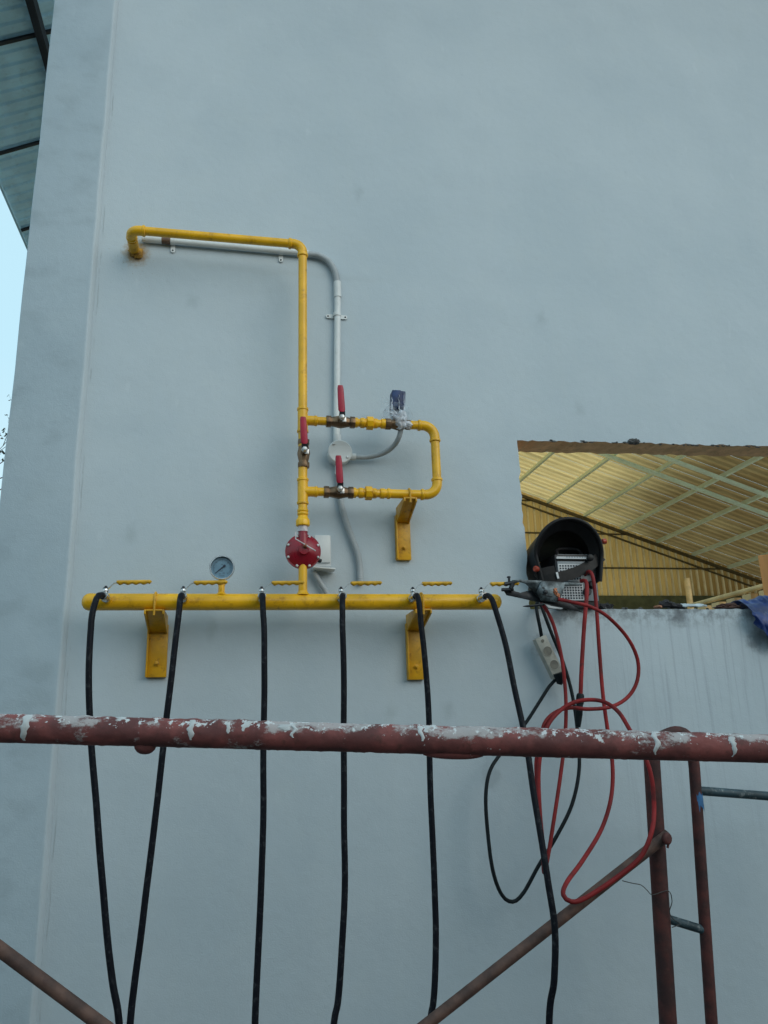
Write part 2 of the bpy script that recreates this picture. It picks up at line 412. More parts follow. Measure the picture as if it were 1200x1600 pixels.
class MB:
    def __init__(s):
        s.v = []; s.f = []; s.mi = []

    def add(s, vs, fs, mi=0):
        k = len(s.v)
        s.v += [V(p) for p in vs]
        s.f += [tuple(i + k for i in f) for f in fs]
        s.mi += [mi] * len(fs)
        return s

    def box(s, c, size, rot=None, mi=0, taper=1.0):
        c = V(c)
        a, b, d = size[0] / 2, size[1] / 2, size[2] / 2
        vs = []
        for z in (-1, 1):
            k = taper if z > 0 else 1
            for x, y in ((-1, -1), (1, -1), (1, 1), (-1, 1)):
                p = V((x * a * k, y * b * k, z * d))
                vs.append(c + (rot @ p if rot else p))
        return s.add(vs, [(3, 2, 1, 0), (4, 5, 6, 7), (0, 1, 5, 4), (1, 2, 6, 5), (2, 3, 7, 6), (3, 0, 4, 7)], mi)

    def tube(s, pts, r, seg=16, cap=True, mi=0):
        P = [V(p) for p in pts]
        n = len(P)
        rad = r if isinstance(r, (list, tuple)) else [r] * n
        u = None
        vs, fs = [], []
        for i in range(n):
            t = (P[min(i + 1, n - 1)] - P[max(i - 1, 0)]).normalized()
            if u is None:
                u, _ = frame_for(t)
            else:
                u = (u - t * u.dot(t)).normalized()
            b = t.cross(u)
            for k in range(seg):
                a = 2 * math.pi * k / seg
                vs.append(P[i] + (u * math.cos(a) + b * math.sin(a)) * rad[i])
        for i in range(n - 1):
            for k in range(seg):
                k2 = (k + 1) % seg
                fs.append((i * seg + k, i * seg + k2, (i + 1) * seg + k2, (i + 1) * seg + k))
        if cap:
            fs.append(tuple(range(seg - 1, -1, -1)))
            fs.append(tuple((n - 1) * seg + k for k in range(seg)))
        return s.add(vs, fs, mi)

    def lathe(s, prof, o, axis, seg=24, mi=0, phase=0.0):
        """prof: (distance along the axis, radius)."""
        o, ax = V(o), V(axis).normalized()
        u, b = frame_for(ax)
        vs, fs = [], []
        for h, r in prof:
            for k in range(seg):
                a = 2 * math.pi * k / seg + phase
                vs.append(o + ax * h + (u * math.cos(a) + b * math.sin(a)) * max(r, 1e-5))
        n = len(prof)
        for i in range(n - 1):
            for k in range(seg):
                k2 = (k + 1) % seg
                fs.append((i * seg + k, i * seg + k2, (i + 1) * seg + k2, (i + 1) * seg + k))
        fs.append(tuple(range(seg - 1, -1, -1)))
        fs.append(tuple((n - 1) * seg + k for k in range(seg)))
        return s.add(vs, fs, mi)

    def prism(s, poly, vec, mi=0):
        P = [V(p) for p in poly]
        n = len(P)
        vec = V(vec)
        vs = P + [p + vec for p in P]
        fs = [tuple(range(n - 1, -1, -1)), tuple(range(n, 2 * n))]
        for i in range(n):
            j = (i + 1) % n
            fs.append((i, j, n + j, n + i))
        return s.add(vs, fs, mi)

    def grid(s, fn, nu, nv, mi=0):
        vs = [fn(i / nu, j / nv) for j in range(nv + 1) for i in range(nu + 1)]
        fs = [(j * (nu + 1) + i, j * (nu + 1) + i + 1, (j + 1) * (nu + 1) + i + 1, (j + 1) * (nu + 1) + i) for j in range(nv) for i in range(nu)]
        return s.add(vs, fs, mi)

    def blob(s, c, size, amp=.3, freq=2.0, sub=3, seed=0, flat=False, mi=0):
        bm = bmesh.new()
        bmesh.ops.create_icosphere(bm, subdivisions=sub, radius=1)
        c = V(c)
        vs = []
        for v in bm.verts:
            d = v.co.normalized()
            k = 1 + amp * mnoise.noise(d * freq + V((seed, seed * 1.7, 0))) + amp * .5 * mnoise.noise(d * freq * 2.7 + V((0, seed, 0)))
            p = V((d.x * size[0], d.y * size[1], d.z * size[2])) * k
            if flat:
                p.z = max(p.z, -size[2] * .3)
            vs.append(c + p)
        fs = [tuple(v.index for v in f.verts) for f in bm.faces]
        bm.free()
        return s.add(vs, fs, mi)

    def build(s, name, mat, parent=None, smooth=True, bevel=0.0, solid=0.0, angle=38, recalc=True):
        me = bpy.data.meshes.new(name)
        lo = V((min(p.x for p in s.v), min(p.y for p in s.v), min(p.z for p in s.v)))
        hi = V((max(p.x for p in s.v), max(p.y for p in s.v), max(p.z for p in s.v)))
        base = V(((lo.x + hi.x) / 2, (lo.y + hi.y) / 2, lo.z))
        me.from_pydata([p - base for p in s.v], [], s.f)
        for m in (mat if isinstance(mat, (list, tuple)) else [mat]):
            me.materials.append(m)
        for p, i in zip(me.polygons, s.mi):
            p.material_index = i
        bm = bmesh.new()
        bm.from_mesh(me)
        if recalc:
            bmesh.ops.recalc_face_normals(bm, faces=bm.faces)
        if solid:
            bmesh.ops.solidify(bm, geom=bm.faces[:], thickness=solid)
            bmesh.ops.recalc_face_normals(bm, faces=bm.faces)
        if bevel:
            ed = [e for e in bm.edges if len(e.link_faces) == 2 and e.calc_face_angle(0) > .6]
            bmesh.ops.bevel(bm, geom=ed, offset=bevel, segments=2, affect='EDGES', profile=.5)
        bm.to_mesh(me)
        bm.free()
        if smooth:
            me.shade_smooth()
            me.set_sharp_from_angle(angle=R(angle))
        o = bpy.data.objects.new(name, me)
        COL.objects.link(o)
        o['_w'] = list(base)
        if parent:
            o.parent = parent
            o.location = base - V(parent['_w'])
        else:
            o.location = base
        return o


def thing(name, loc, label, cat, group=None):
    o = bpy.data.objects.new(name, None)
    o.empty_display_size = .05
    COL.objects.link(o)
    o.location = loc
    o['_w'] = list(loc)
    o['label'] = label; o['category'] = cat
    if group:
        o['group'] = group
    return o


def tag(o, label=None, cat=None, group=None, kind=None):
    for k, v in (('label', label), ('category', cat), ('group', group), ('kind', kind)):
        if v:
            o[k] = v
    return o


def shifted(o, parent, d):
    """a copy of a part (and its sub-parts) moved by d under the same thing"""
    c = o.copy()
    COL.objects.link(c)
    c.parent = parent
    c.location = o.location + d
    for ch in [q for q in o.children]:
        k = ch.copy()
        COL.objects.link(k)
        k.parent = c
    return c


def arc(c, a, b, r, n=8):
    """quarter bend from c+a*r ... tangent points; corner at c, legs along a and b (unit)"""
    o = c + a * r + b * r
    return [o - b * r * math.cos(t) - a * r * math.sin(t) for t in [math.pi / 2 * i / n for i in range(n + 1)]]


def trap(w, n, h, flat=.55, ridge=.23):
    """trapezoid rib profile over a sheet of width w: (offset, height)"""
    p = w / n
    out = []
    for k in range(n):
        a = k * p
        sl = (1 - flat - ridge) / 2
        out += [(a, 0), (a + p * flat, 0), (a + p * (flat + sl), h), (a + p * (flat + sl + ridge), h)]
    out.append((w, 0))
    return out


X, Y, Z = V((1, 0, 0)), V((0, 1, 0)), V((0, 0, 1))

# ------------------------------------------------------------------ ground
g = MB()
g.box((0, 0, -.1), (1600, 1600, .2))
tag(g.build('ground', M['ground'], smooth=False), kind='structure', label='dusty concrete ground')

# unseen building added behind the camera to shade the lower wall
opp = thing('unseen_shade_building', (0, -9, 0), 'low dark unseen building added behind the camera to shade the wall', 'building')
MB().box((1, -9, 1.5), (26, 5, 3.0)).build('wall', M['masonry'], opp, bevel=.02)  # body of the added unseen shade building
MB().box((1, -9, 3.1), (26.6, 5.6, .2)).build('roof', M['canopydark'], opp, bevel=.02)  # top of the added unseen shade building

# unseen overhang added to darken the top of the wall
shade_eav = thing('shade_overhang', (2, -.3, 6.4), 'unseen overhang added to shade the top of the plastered wall', 'eave')
MB().box((2.0, -.32, 6.50), (6.0, 1.0, .08)).build('shade_soffit', M['canopy'], shade_eav, bevel=.01)
MB().box((2.0, -.84, 6.47), (6.0, .04, .22)).build('shade_fascia', M['canopydark'], shade_eav, bevel=.005)

# ------------------------------------------------------------------ the plastered wall with its rough opening
wall = thing('plastered_wall', V((0.6, WALL_T / 2, 0)), 'tall white plastered wall carrying the yellow gas pipes, with a rough hole at right', 'wall')
WX1, WZ1 = OPEN_X1 + 2.2, 6.4
random.seed(3)
loop = []


def jit(a, b, n, amp):
    for i in range(n):
        t = i / n
        p = V(a).lerp(V(b), t)
        k = 0 if i == 0 else 1
        loop.append(V((p.x + k * random.uniform(-amp, amp), 0, p.z + k * random.uniform(-amp, amp))))


zr = at(1200, 698, 0).z
jit((OPEN_X0, 0, OPEN_Z1), (OPEN_X1, 0, zr + .01), 70, .0035)
jit((OPEN_X1, 0, zr + .01), (OPEN_X1, 0, SILL_Z), 20, .004)
jit((OPEN_X1, 0, SILL_Z), (OPEN_X0, 0, SILL_Z), 60, .0022)
jit((OPEN_X0, 0, SILL_Z), (OPEN_X0, 0, OPEN_Z1), 26, .005)
bm = bmesh.new()
outer = [V((SEAM_X, 0, -.05)), V((WX1, 0, -.05)), V((WX1, 0, WZ1)), V((SEAM_X, 0, WZ1))]
edges = []
for ring in (outer, loop):
    vs = [bm.verts.new(p) for p in ring]
    edges += [bm.edges.new((vs[i], vs[(i + 1) % len(vs)])) for i in range(len(vs))]
bmesh.ops.triangle_fill(bm, edges=edges, use_beauty=True)
front = bm.faces[:]
ext = bmesh.ops.extrude_face_region(bm, geom=front)
for e in ext['geom']:
    if isinstance(e, bmesh.types.BMVert):
        e.co.y = WALL_T
bmesh.ops.recalc_face_normals(bm, faces=bm.faces)
for f in bm.faces:
    c = f.calc_center_median()
    if abs(f.normal.y) < .5 and OPEN_X0 - .05 < c.x < OPEN_X1 + .05 and SILL_Z - .05 < c.z < OPEN_Z1 + .1:
        f.material_index = 1 if c.z > SILL_Z + .03 else 0
me = bpy.data.meshes.new('wall_panel')
bm.to_mesh(me)
bm.free()
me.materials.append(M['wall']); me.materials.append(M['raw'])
o = bpy.data.objects.new('wall_panel', me)
COL.objects.link(o)
o.parent = wall
o.location = -V(wall['_w'])
# corner pilaster, a little proud, its edge wobbling
NZ = 60
prof = []
for i in range(NZ + 1):
    z = -.05 + (WZ1 + .05) * i / NZ
    wob = .007 * mnoise.noise(V((0, 0, z * 2.1))) + .003 * mnoise.noise(V((5, 0, z * 9)))
    k = SEAM_X + wob
    e = WALL_L + .003 * mnoise.noise(V((9, 0, z * 3)))
    prof.append([V((e, WALL_T + .02, z)), V((e, -.003, z)), V((e + .008, -.018, z)), V((k - .022, -.018, z)), V((k - .014, -.0265, z)), V((k - .005, -.024, z)), V((k + .0015, -.004, z)), V((k + .004, .004, z)), V((k + .004, WALL_T + .02, z))])
m = MB()
n = len(prof[0])
m.add([p for row in prof for p in row], [(i * n + j, i * n + (j + 1) % n, (i + 1) * n + (j + 1) % n, (i + 1) * n + j) for i in range(NZ) for j in range(n)] + [tuple(range(n)), tuple(NZ * n + j for j in range(n))])
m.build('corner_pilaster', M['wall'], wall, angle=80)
# rough crumbs at the top edge of the opening
m = MB()
for i in range(46):
    t = random.random()
    p = V((OPEN_X0 + t * (OPEN_X1 - OPEN_X0), -.002, OPEN_Z1 + t * (zr - OPEN_Z1) + random.uniform(-.002, .006)))
    m.blob(p, (random.uniform(.004, .016), .004, random.uniform(.002, .005)), .5, 2, 1, i)
tag(m.build('mortar_crumbs', M['rawdark'], wall), kind='stuff')
MB().blob(at(990, 690, -.004), (.026, .012, .012), .5, 2.2, 3, 4).build('mortar_lump', M['rawdark'], wall)
m = MB()
for i in range(30):
    x = random.uniform(OPEN_X0 + .05, OPEN_X1)
    m.blob((x, random.uniform(.0, .1), SILL_Z + .003), (random.uniform(.004, .014), random.uniform(.004, .012), random.uniform(.003, .008)), .5, 2, 1, i + 50)
tag(m.build('rubble_chips', M['rawdark'], wall), kind='stuff')

# ------------------------------------------------------------------ left roof with eave
lean = thing('lean_to_roof', (0, 0, 0), 'grey weathered roof sheets and dark purlin seen from below past the wall corner', 'roof')
SL = .505
EZ = 6.6
dd = ray(0, 280)
e0 = CAM + dd * ((EZ - CAM.z) / dd.z)
EX = e0.x
lean.location = (EX + 1.5, 6, 0); lean['_w'] = [EX + 1.5, 6, 0]


def lz(x):
    return EZ + (x - EX) * SL


# sheet laps measured on the photograph
dl = CAM + ray(0, 237) * 1
def lean_hit(px, py):
    nrm = V((-SL, 0, 1)).normalized()
    return on_plane(px, py, V((EX, 0, EZ)), nrm)


ylap = lean_hit(0, 237).y
ylap2 = lean_hit(0, 65).y
LW = abs(ylap - ylap2)
XT = EX + 3.0
y0 = ylap - LW * 3
sheet0 = None
for i in range(9):
    ya = y0 + i * LW
    if ya < .25:
        continue
    m = MB()
    npr = 16
    vs = []
    pr = []
    for t, h in trap(LW, 9, .016, .58, .14):
        pr.append((ya + t, h))
    for (yy, h) in pr:
        vs += [V((EX, yy, EZ + h)), V((XT, yy, lz(XT) + h))]
    fs = [(2 * k, 2 * k + 1, 2 * k + 3, 2 * k + 2) for k in range(len(pr) - 1)]
    m.add(vs, fs)
    m.build('roof_sheet', M['canopy'], lean, solid=.002, smooth=False)
    MB().box(V(((EX + XT) / 2, ya, (EZ + lz(XT)) / 2 - .018)), (math.hypot(XT - EX, (XT - EX) * SL), .028, .02), Matrix.Rotation(-math.atan(SL), 3, 'Y')).build('lap_batten', M['canopydark'], lean)
px = lean_hit(66, 45)
for k in range(3):
    xx = px.x + k * .9
    MB().box(V((xx, y0 + LW * 5, lz(xx) - .075)), (.06, LW * 9, .10)).build('purlin', M['canopydark'], lean, bevel=.004)
MB().box(V((EX - .01, y0 + LW * 5, EZ - .005)), (.02, LW * 8.6, .06)).build('eave_trim', M['canopy'], lean)
for yy in (ylap - LW, ylap + LW * 3):
    MB().box(V((EX + 2.6, yy, lz(EX + 2.6) / 2 - .06)), (.1, .1, lz(EX + 2.6) - .12)).build('column', M['canopydark'], lean)

# ------------------------------------------------------------------ hall behind the opening
YG = 21.5
hall = thing('metal_hall', (12, 14, 0), 'large hall with cream ribbed roof and ochre gable seen through the wall opening', 'building')
ga, gb = at(853, 784, YG), at(1130, 884, YG)
GS = (gb.z - ga.z) / (gb.x - ga.x)


def rz(x):
    return ga.z + (x - ga.x) * GS


GBASE = at(945, 931, YG).z
YN, RX0, RX1 = 9.2, 7.4, 21.5


hf = MB()
hf.box((12.5, 14.5, .0), (27, 27, .03))
tag(hf.build('unseen_bounce_floor', M['floor'], smooth=False), kind='structure', label='unseen hall floor made pale to bounce light up')
# roof sheets, each one metre wide and running down the slope
ns = 14
wsh = (YG - YN) / ns
for i in range(ns):
    ya = YN + i * wsh
    vs = []
    pr = trap(wsh - .006, 3, .085, .50, .18)
    for t, h in pr:
        vs += [V((RX0, ya + t, rz(RX0) + .06 + h)), V((RX1, ya + t, rz(RX1) + .06 + h))]
    m = MB()
    m.add(vs, [(2 * k, 2 * k + 1, 2 * k + 3, 2 * k + 2) for k in range(len(pr) - 1)])
    m.build('roof_sheet', M['sheet'], hall, smooth=False)
# the other slope, down to the left
XR_, XL_ = 7.4, -.4


def rzl(x):
    return rz(2 * XR_ - x) if x < XR_ else rz(x)


for i in range(ns):
    ya = YN + i * wsh
    vs = []
    pr = trap(wsh - .006, 3, .085, .50, .18)
    for t, h in pr:
        vs += [V((XL_, ya + t, rzl(XL_) + .06 + h)), V((XR_ - .005, ya + t, rzl(XR_ - .005) + .06 + h))]
    m = MB()
    m.add(vs, [(2 * k, 2 * k + 1, 2 * k + 3, 2 * k + 2) for k in range(len(pr) - 1)])
    m.build('roof_sheet', M['sheet'], hall, smooth=False)
rotl = Matrix.Rotation(math.atan(GS), 3, 'Y')
for k in range(5):
    x = 6.2 - k * 1.32
    m = MB()
    m.box(V((x, (YN + YG) / 2, rzl(x) - .03)), (.02, YG - YN - .1, .13), rotl)
    m.box(V((x, (YN + YG) / 2, rzl(x) + .025)), (.07, YG - YN - .1, .018), rotl)
    m.build('purlin', M['steel'], hall, smooth=False)
gx = XR_ - .98
while gx > XL_:
    m = MB()
    gw = .98
    pr = [(0, 0), (gw * .25, .008), (gw * .5, 0), (gw * .75, .008), (gw + .004, 0)]
    m.add([q for t, h in pr for q in (V((gx + t, YG - h, GBASE)), V((gx + t, YG - h, rzl(gx + t) + .058)))], [(2 * k, 2 * k + 1, 2 * k + 3, 2 * k + 2) for k in range(len(pr) - 1)])
    for k in range(4):
        xx = gx + gw * (k + .5) / 4
        m.prism([V((xx - .036, YG - .012, GBASE)), V((xx + .036, YG - .012, GBASE)), V((xx + .028, YG - .075, GBASE)), V((xx - .028, YG - .075, GBASE))], (0, 0, rzl(xx) - GBASE - .01), 1)
    m.build('wall_sheet', [M['gable'], M['cover']], hall, smooth=False)  # 'cover' is the light painted on the ribs
    gx -= gw
MB().box(V(((XL_ + XR_) / 2, YG - .12, rzl((XL_ + XR_) / 2) - .16)), (math.hypot(XR_ - XL_, (XR_ - XL_) * GS), .10, .09), rotl).build('gable_rafter', M['girt'], hall)
for yy in (YN + .2, 14.5, YG - .5):
    MB().box(V((XL_ + .2, yy, rzl(XL_ + .2) / 2 - .1)), (.25, .25, rzl(XL_ + .2) - .2)).build('column', M['steel'], hall)
# purlins
pp = (at(967, 824.5, YG).x - ga.x) / 2
for k in range(-3, 8):
    x = ga.x + k * pp
    m = MB()
    a = math.atan(GS)
    rot = Matrix.Rotation(-a, 3, 'Y')
    c = V((x, (YN + YG) / 2, rz(x) - .03))
    L = YG - YN - .1
    m.box(c, (.02, L, .13), rot)
    m.box(c + rot @ V((.035, 0, .055)), (.065, L, .018), rot)
    m.box(c + rot @ V((.035, 0, -.058)), (.05, L, .014), rot)
    m.build('purlin', M['steel'], hall, smooth=False)
# rafters under the purlins
nrm = V((-GS, 0, 1)).normalized()
for (qx, qy), wdt in (((1020, 735), .085), ((1110, 738), .06)):
    p = on_plane(qx, qy, V((ga.x, 0, ga.z - .14)), nrm)
    m = MB()
    rot = Matrix.Rotation(-math.atan(GS), 3, 'Y')
    Ls = math.hypot(RX1 - RX0, (RX1 - RX0) * GS)
    xm = (RX0 + RX1) / 2
    m.box(V((xm, p.y, rz(xm) - .16)), (Ls, wdt, .03), rot)
    m.box(V((xm, p.y, rz(xm) - .22)), (Ls, .02, .10), rot)
    m.build('rafter', M['steel'], hall, smooth=False)
# gable sheets
gx = 7.4
gw = .98
while gx < 21.0:
    m = MB()
    pr = [(0, 0), (gw * .25, .008), (gw * .5, 0), (gw * .75, .008), (gw + .004, 0)]
    vs = []
    for t, h in pr:
        xx = gx + t
        vs += [V((xx, YG - h, GBASE)), V((xx, YG - h, rz(xx) + .058))]
    m.add(vs, [(2 * k, 2 * k + 1, 2 * k + 3, 2 * k + 2) for k in range(len(pr) - 1)])
    for k in range(4):
        xx = gx + gw * (k + .5) / 4
        m.prism([V((xx - .036, YG - .012, GBASE)), V((xx + .036, YG - .012, GBASE)), V((xx + .028, YG - .075, GBASE)), V((xx - .028, YG - .075, GBASE))], (0, 0, rz(xx) - GBASE - .01), 1)
    m.build('wall_sheet', [M['gable'], M['cover']], hall, smooth=False)  # 'cover' is the light painted on the ribs
    gx += gw
for zz in (GBASE + .95, GBASE + 2.15, GBASE + 3.3):
    xe = ga.x + (zz + .15 - ga.z) / GS
    xs_ = max(XL_, 2 * XR_ - xe)
    MB().box(V(((xs_ + xe) / 2, YG - .10, zz)), (xe - xs_, .05, .05)).build('girt', M['girt'], hall)
rot = Matrix.Rotation(-math.atan(GS), 3, 'Y')
xm = (7.4 + 21.3) / 2
Ls = math.hypot(13.9, 13.9 * GS)
MB().box(V((xm, YG - .12, rz(xm) - .16)), (Ls, .10, .09), rot).build('gable_rafter', M['girt'], hall)
MB().box(V((xm, YG - .11, rz(xm) - .44)), (Ls, .06, .05), rot).build('gable_tie', M['girt'], hall)
MB().box(V((10.55, YG - .05, GBASE / 2 - .01)), (21.9, .3, GBASE - .02)).build('base_wall', M['masonry'], hall, bevel=.01)
for yy in (YN + .2, 14.5, YG - .5):
    MB().box(V((21.2, yy, rz(21.2) / 2 - .1)), (.25, .25, rz(21.2) - .2)).build('column', M['steel'], hall)

# loading platform with its rail, beyond the sill
RXX = 4.4
d = ray(1185, 918)
t = (RXX - CAM.x) / d.x
pn = CAM + d * t
d = ray(1088, 944)
t = (RXX - CAM.x) / d.x
pf = CAM + d * t
plat = thing('platform_railing', (RXX, (pn.y + pf.y) / 2, 0), 'cream painted guard rail running back on a platform behind the sill', 'railing')
rzz = (pn.z + pf.z) / 2
ya, yb = pn.y - .1, pf.y + .1
MB().tube([(RXX, ya, rzz), (RXX, yb, rzz)], .022, 10).build('handrail', M['yrail'], plat)
npst = 6
for i in range(npst):
    yy = ya + (yb - ya) * i / (npst - 1)
    MB().box((RXX, yy, rzz / 2 - .02), (.07, .12, rzz - .04)).build('post', M['yrail'], plat)
MB().tube([(RXX, ya, rzz - .5), (RXX, yb, rzz - .5)], .025, 10).build('lower_rail', M['yrail'], plat)
# ribbed panel at the near end
cl = at(1184, 868, pn.y - .35)
m = MB()
prf = trap(1.2, 6, .04)
m.add([q for tt, h in prf for q in (V((cl.x + tt, cl.y - h, 0)), V((cl.x + tt, cl.y - h, cl.z + tt * .12)))], [(2 * k, 2 * k + 1, 2 * k + 3, 2 * k + 2) for k in range(len(prf) - 1)])
o = m.build('cladding_panel', M['gable'], None, smooth=False, solid=-.003)
tag(o, 'upright ochre ribbed panel at the near end of the cream railing', 'panel')
pt = at(1073, 904, 14.0)
o = MB().tube([(pt.x, 14, 0), (pt.x, 14, pt.z)], .075, 10).build('pipe_post', M['yrail'])
tag(o, 'cream upright pole standing alone in the hall before the gable', 'pole')

# ------------------------------------------------------------------ tree beyond the corner
tb = at(-45, 1000, 13.0)
tree = thing('bare_tree', (tb.x, 13, 0), 'thin almost bare tree showing a few twigs past the wall corner', 'tree')
random.seed(11)
m = MB()
lv = MB()
ztop = at(0, 705, 13).z
tpts = spline([(tb.x, 13, 0), (tb.x + .05, 13, 1.5), (tb.x - .04, 13.05, 3.0), (tb.x, 13, ztop * .95)], .3)
m.tube(tpts, [.09 - .065 * i / (len(tpts) - 1) for i in range(len(tpts))], 8)
m.build('trunk', M['bark'], tree)
br = MB()


def branch(p, d, L, r, lev):
    pts = [p]
    for i in range(4):
        d = (d + V((random.uniform(-.35, .35), random.uniform(-.35, .35), random.uniform(-.15, .25)))).normalized()
        pts.append(pts[-1] + d * L / 4)
    br.tube(pts, [r, r * .85, r * .7, r * .55, r * .4], 5)
    if lev < 3:
        for i in (2, 3, 4, 4):
            nd = (d + V((random.uniform(-1, 1), random.uniform(-1, 1), random.uniform(-.4, .7)))).normalized()
            branch(pts[i], nd, L * random.uniform(.5, .72), r * .5, lev + 1)
    else:
        for i in range(3):
            c = pts[random.randint(2, 4)]
            a, b = V((random.uniform(-1, 1), random.uniform(-1, 1), random.uniform(-1, 1))).normalized(), V((random.uniform(-1, 1), random.uniform(-1, 1), random.uniform(-1, .2))).normalized()
            s_ = random.uniform(.03, .06)
            lv.add([c, c + a * s_ + b * s_ * .5, c + b * s_ * 2, c - a * s_ + b * s_ * .5], [(0, 1, 2, 3)])


for i in range(8):
    h = ztop * (.80 + .15 * i / 7)
    h0 = ztop * (.80 + .15 * i / 8)
    a = i * 2.4
    branch(V((tb.x, 13, h)), V((math.cos(a), math.sin(a) * .7, .45)).normalized(), 1.5, .013, 1)
tag(br.build('branches', M['bark'], tree), kind='stuff')
tag(lv.build('leaves', M['leaf'], tree, recalc=False), kind='stuff')

# ------------------------------------------------------------------ gas manifold
PY = -.14


def P(px, py, y=PY):
    return at(px, py, y)


HZ = (P(130, 939).z + P(783, 942).z) / 2
HX0, HX1 = P(139.5, 939).x, P(773.5, 942).x
HR = .0272
RX = P(473, 600).x
INZ = P(330, 370).z
INX = P(203, 364).x
T1, T2 = P(478, 657).z, P(478, 768).z
LX = P(681, 715).x
PR = .0161
man = thing('gas_manifold', V((RX, PY, HZ)), 'yellow gas pipework with long header, riser, valve loop and red regulator on the white wall', 'gas pipes')


def ring(m, p, axis, r=PR * 1.28, w=.006):
    m.lathe([(-w, r * .86), (-w * .6, r), (w * .6, r), (w, r * .86)], p, axis, 20)


m = MB()
m.tube([(HX0, PY, HZ), (HX1, PY, HZ)], HR, 28)
m.build('header_pipe', M['yellow'], man)
for x0, s in ((HX0, -1), (HX1, 1)):
    MB().lathe([(-.012, HR), (-.0115, HR * 1.02), (.0, HR * 1.02), (.009, HR * .93), (.016, HR * .72), (.021, HR * .4), (.0225, 0)], (x0, PY, HZ), (s, 0, 0), 28).build('end_cap', M['yellow'], man)


def elbow(corner, a, b, r=.036):
    m = MB()
    pts = arc(corner, a, b, r, 10)
    m.tube([corner + a * (r + .012)] + pts + [corner + b * (r + .012)], PR * 1.12, 20)
    ring(m, corner + a * (r + .012), a)
    ring(m, corner + b * (r + .012), b)
    m.build('elbow', M['yellow'], man)


ER = .036
elbow(V((INX, PY, INZ)), Y, X)
elbow(V((RX, PY, INZ)), -X, -Z)
elbow(V((LX, PY, T1)), -X, -Z, .045)
elbow(V((LX, PY, T2)), -X, Z, .045)
MB().tube([(INX, -.085, INZ), (INX, .03, INZ)], PR, 20).build('wall_stub', M['yellowdirty'], man)
m = MB()
m.blob((INX + .004, -.004, INZ - .002), (.026, .012, .024), .45, 2.4, 3, 31)
m.blob((INX + .012, -.006, INZ - .016), (.016, .010, .014), .5, 2.4, 3, 33)
m.build('hole_filler', M['filler'], man)
MB().lathe([(-.03, PR * 1.18), (.030, PR * 1.18)], (INX, -.050, INZ), Y, 20).build('socket', M['yellowdirty'], man)
MB().tube([(INX + .04, PY, INZ), (RX - .04, PY, INZ)], PR, 20).build('inlet_pipe', M['yellow'], man)
MB().tube([(RX, PY, INZ - .04), (RX, PY, T1 + .04)], PR, 20).build('riser_pipe', M['yellow'], man)
MB().tube([(LX, PY, T1 - .05), (LX, PY, T2 + .05)], PR, 20).build('loop_pipe', M['yellow'], man)


def tee(z, sgn=1):
    m = MB()
    m.tube([(RX, PY, z + .042), (RX, PY, z - .042)], PR * 1.13, 20)
    m.tube([(RX, PY, z), (RX + .046, PY, z)], PR * 1.1, 20)
    ring(m, V((RX, PY, z + .042)), Z)
    ring(m, V((RX, PY, z - .042)), Z)
    ring(m, V((RX + .046, PY, z)), X, PR * 1.2)
    m.build('tee', M['yellow'], man)


tee(T1)
tee(T2)


def ball_valve(c, ax):
    """brass body along ax; handle stands up the wall in front of it"""
    m = MB()
    hexr = .0215
    m.lathe([(-.052, .016), (-.052, hexr), (-.034, hexr), (-.034, .017), (-.026, .0185), (0, .024), (.026, .0185), (.034, .017), (.034, hexr), (.052, hexr), (.052, .016)], c, ax, 8, phase=math.pi / 8)
    m.lathe([(0, .013), (.034, .013), (.034, .010), (.040, .010)], c, -Y, 12)
    b = m.build('ball_valve', M['brass'], man, bevel=.0012)
    pv = c - Y * .040
    m = MB()
    m.lathe([(-.002, .0105), (.001, .0115), (.009, .0115), (.012, .009), (.017, .007)], pv, -Y, 6)
    m.box(pv + V((.008, .0, -.006)), (.014, .004, .018))
    m.build('nut', M['white_metal'], b, bevel=.0008)
    # bent steel strap then vinyl grip
    m = MB()
    m.prism([pv + V((-.011, -.002, .000)), pv + V((.011, -.002, .000)), pv + V((.010, -.010, .022)), pv + V((-.010, -.010, .022))], (0, -.003, 0))
    m.build('strap', M['clampdark'], b)
    m = MB()
    rows = []
    for t, wd in ((.018, .0085), (.026, .0125), (.05, .0125), (.08, .0118), (.105, .0112), (.114, .0092)):
        rows.append((V((pv.x - .006 * (t / .1), pv.y - .006 - .012 * t / .1, pv.z + t)), wd))
    vs = []
    for q, wd in rows:
        for k in range(10):
            a = 2 * math.pi * k / 10
            vs.append(q + V((wd * math.copysign(abs(math.cos(a)) ** .6, math.cos(a)), .006 * math.copysign(abs(math.sin(a)) ** .6, math.sin(a)), 0)))
    nn = 10
    m.add(vs, [(i * nn + k, i * nn + (k + 1) % nn, (i + 1) * nn + (k + 1) % nn, (i + 1) * nn + k) for i in range(len(rows) - 1) for k in range(nn)] + [tuple(range(nn)), tuple((len(rows) - 1) * nn + k for k in range(nn))])
    m.build('handle', M['redgrip'], b, angle=60)
    return b


VX1 = P(532, 658).x
VX2 = P(529, 768).x
VZ = P(474, 709).z
ball_valve(V((VX1, PY, T1)), X)
ball_valve(V((VX2, PY, T2)), X)
ball_valve(V((RX + .003, PY, VZ)), Z)


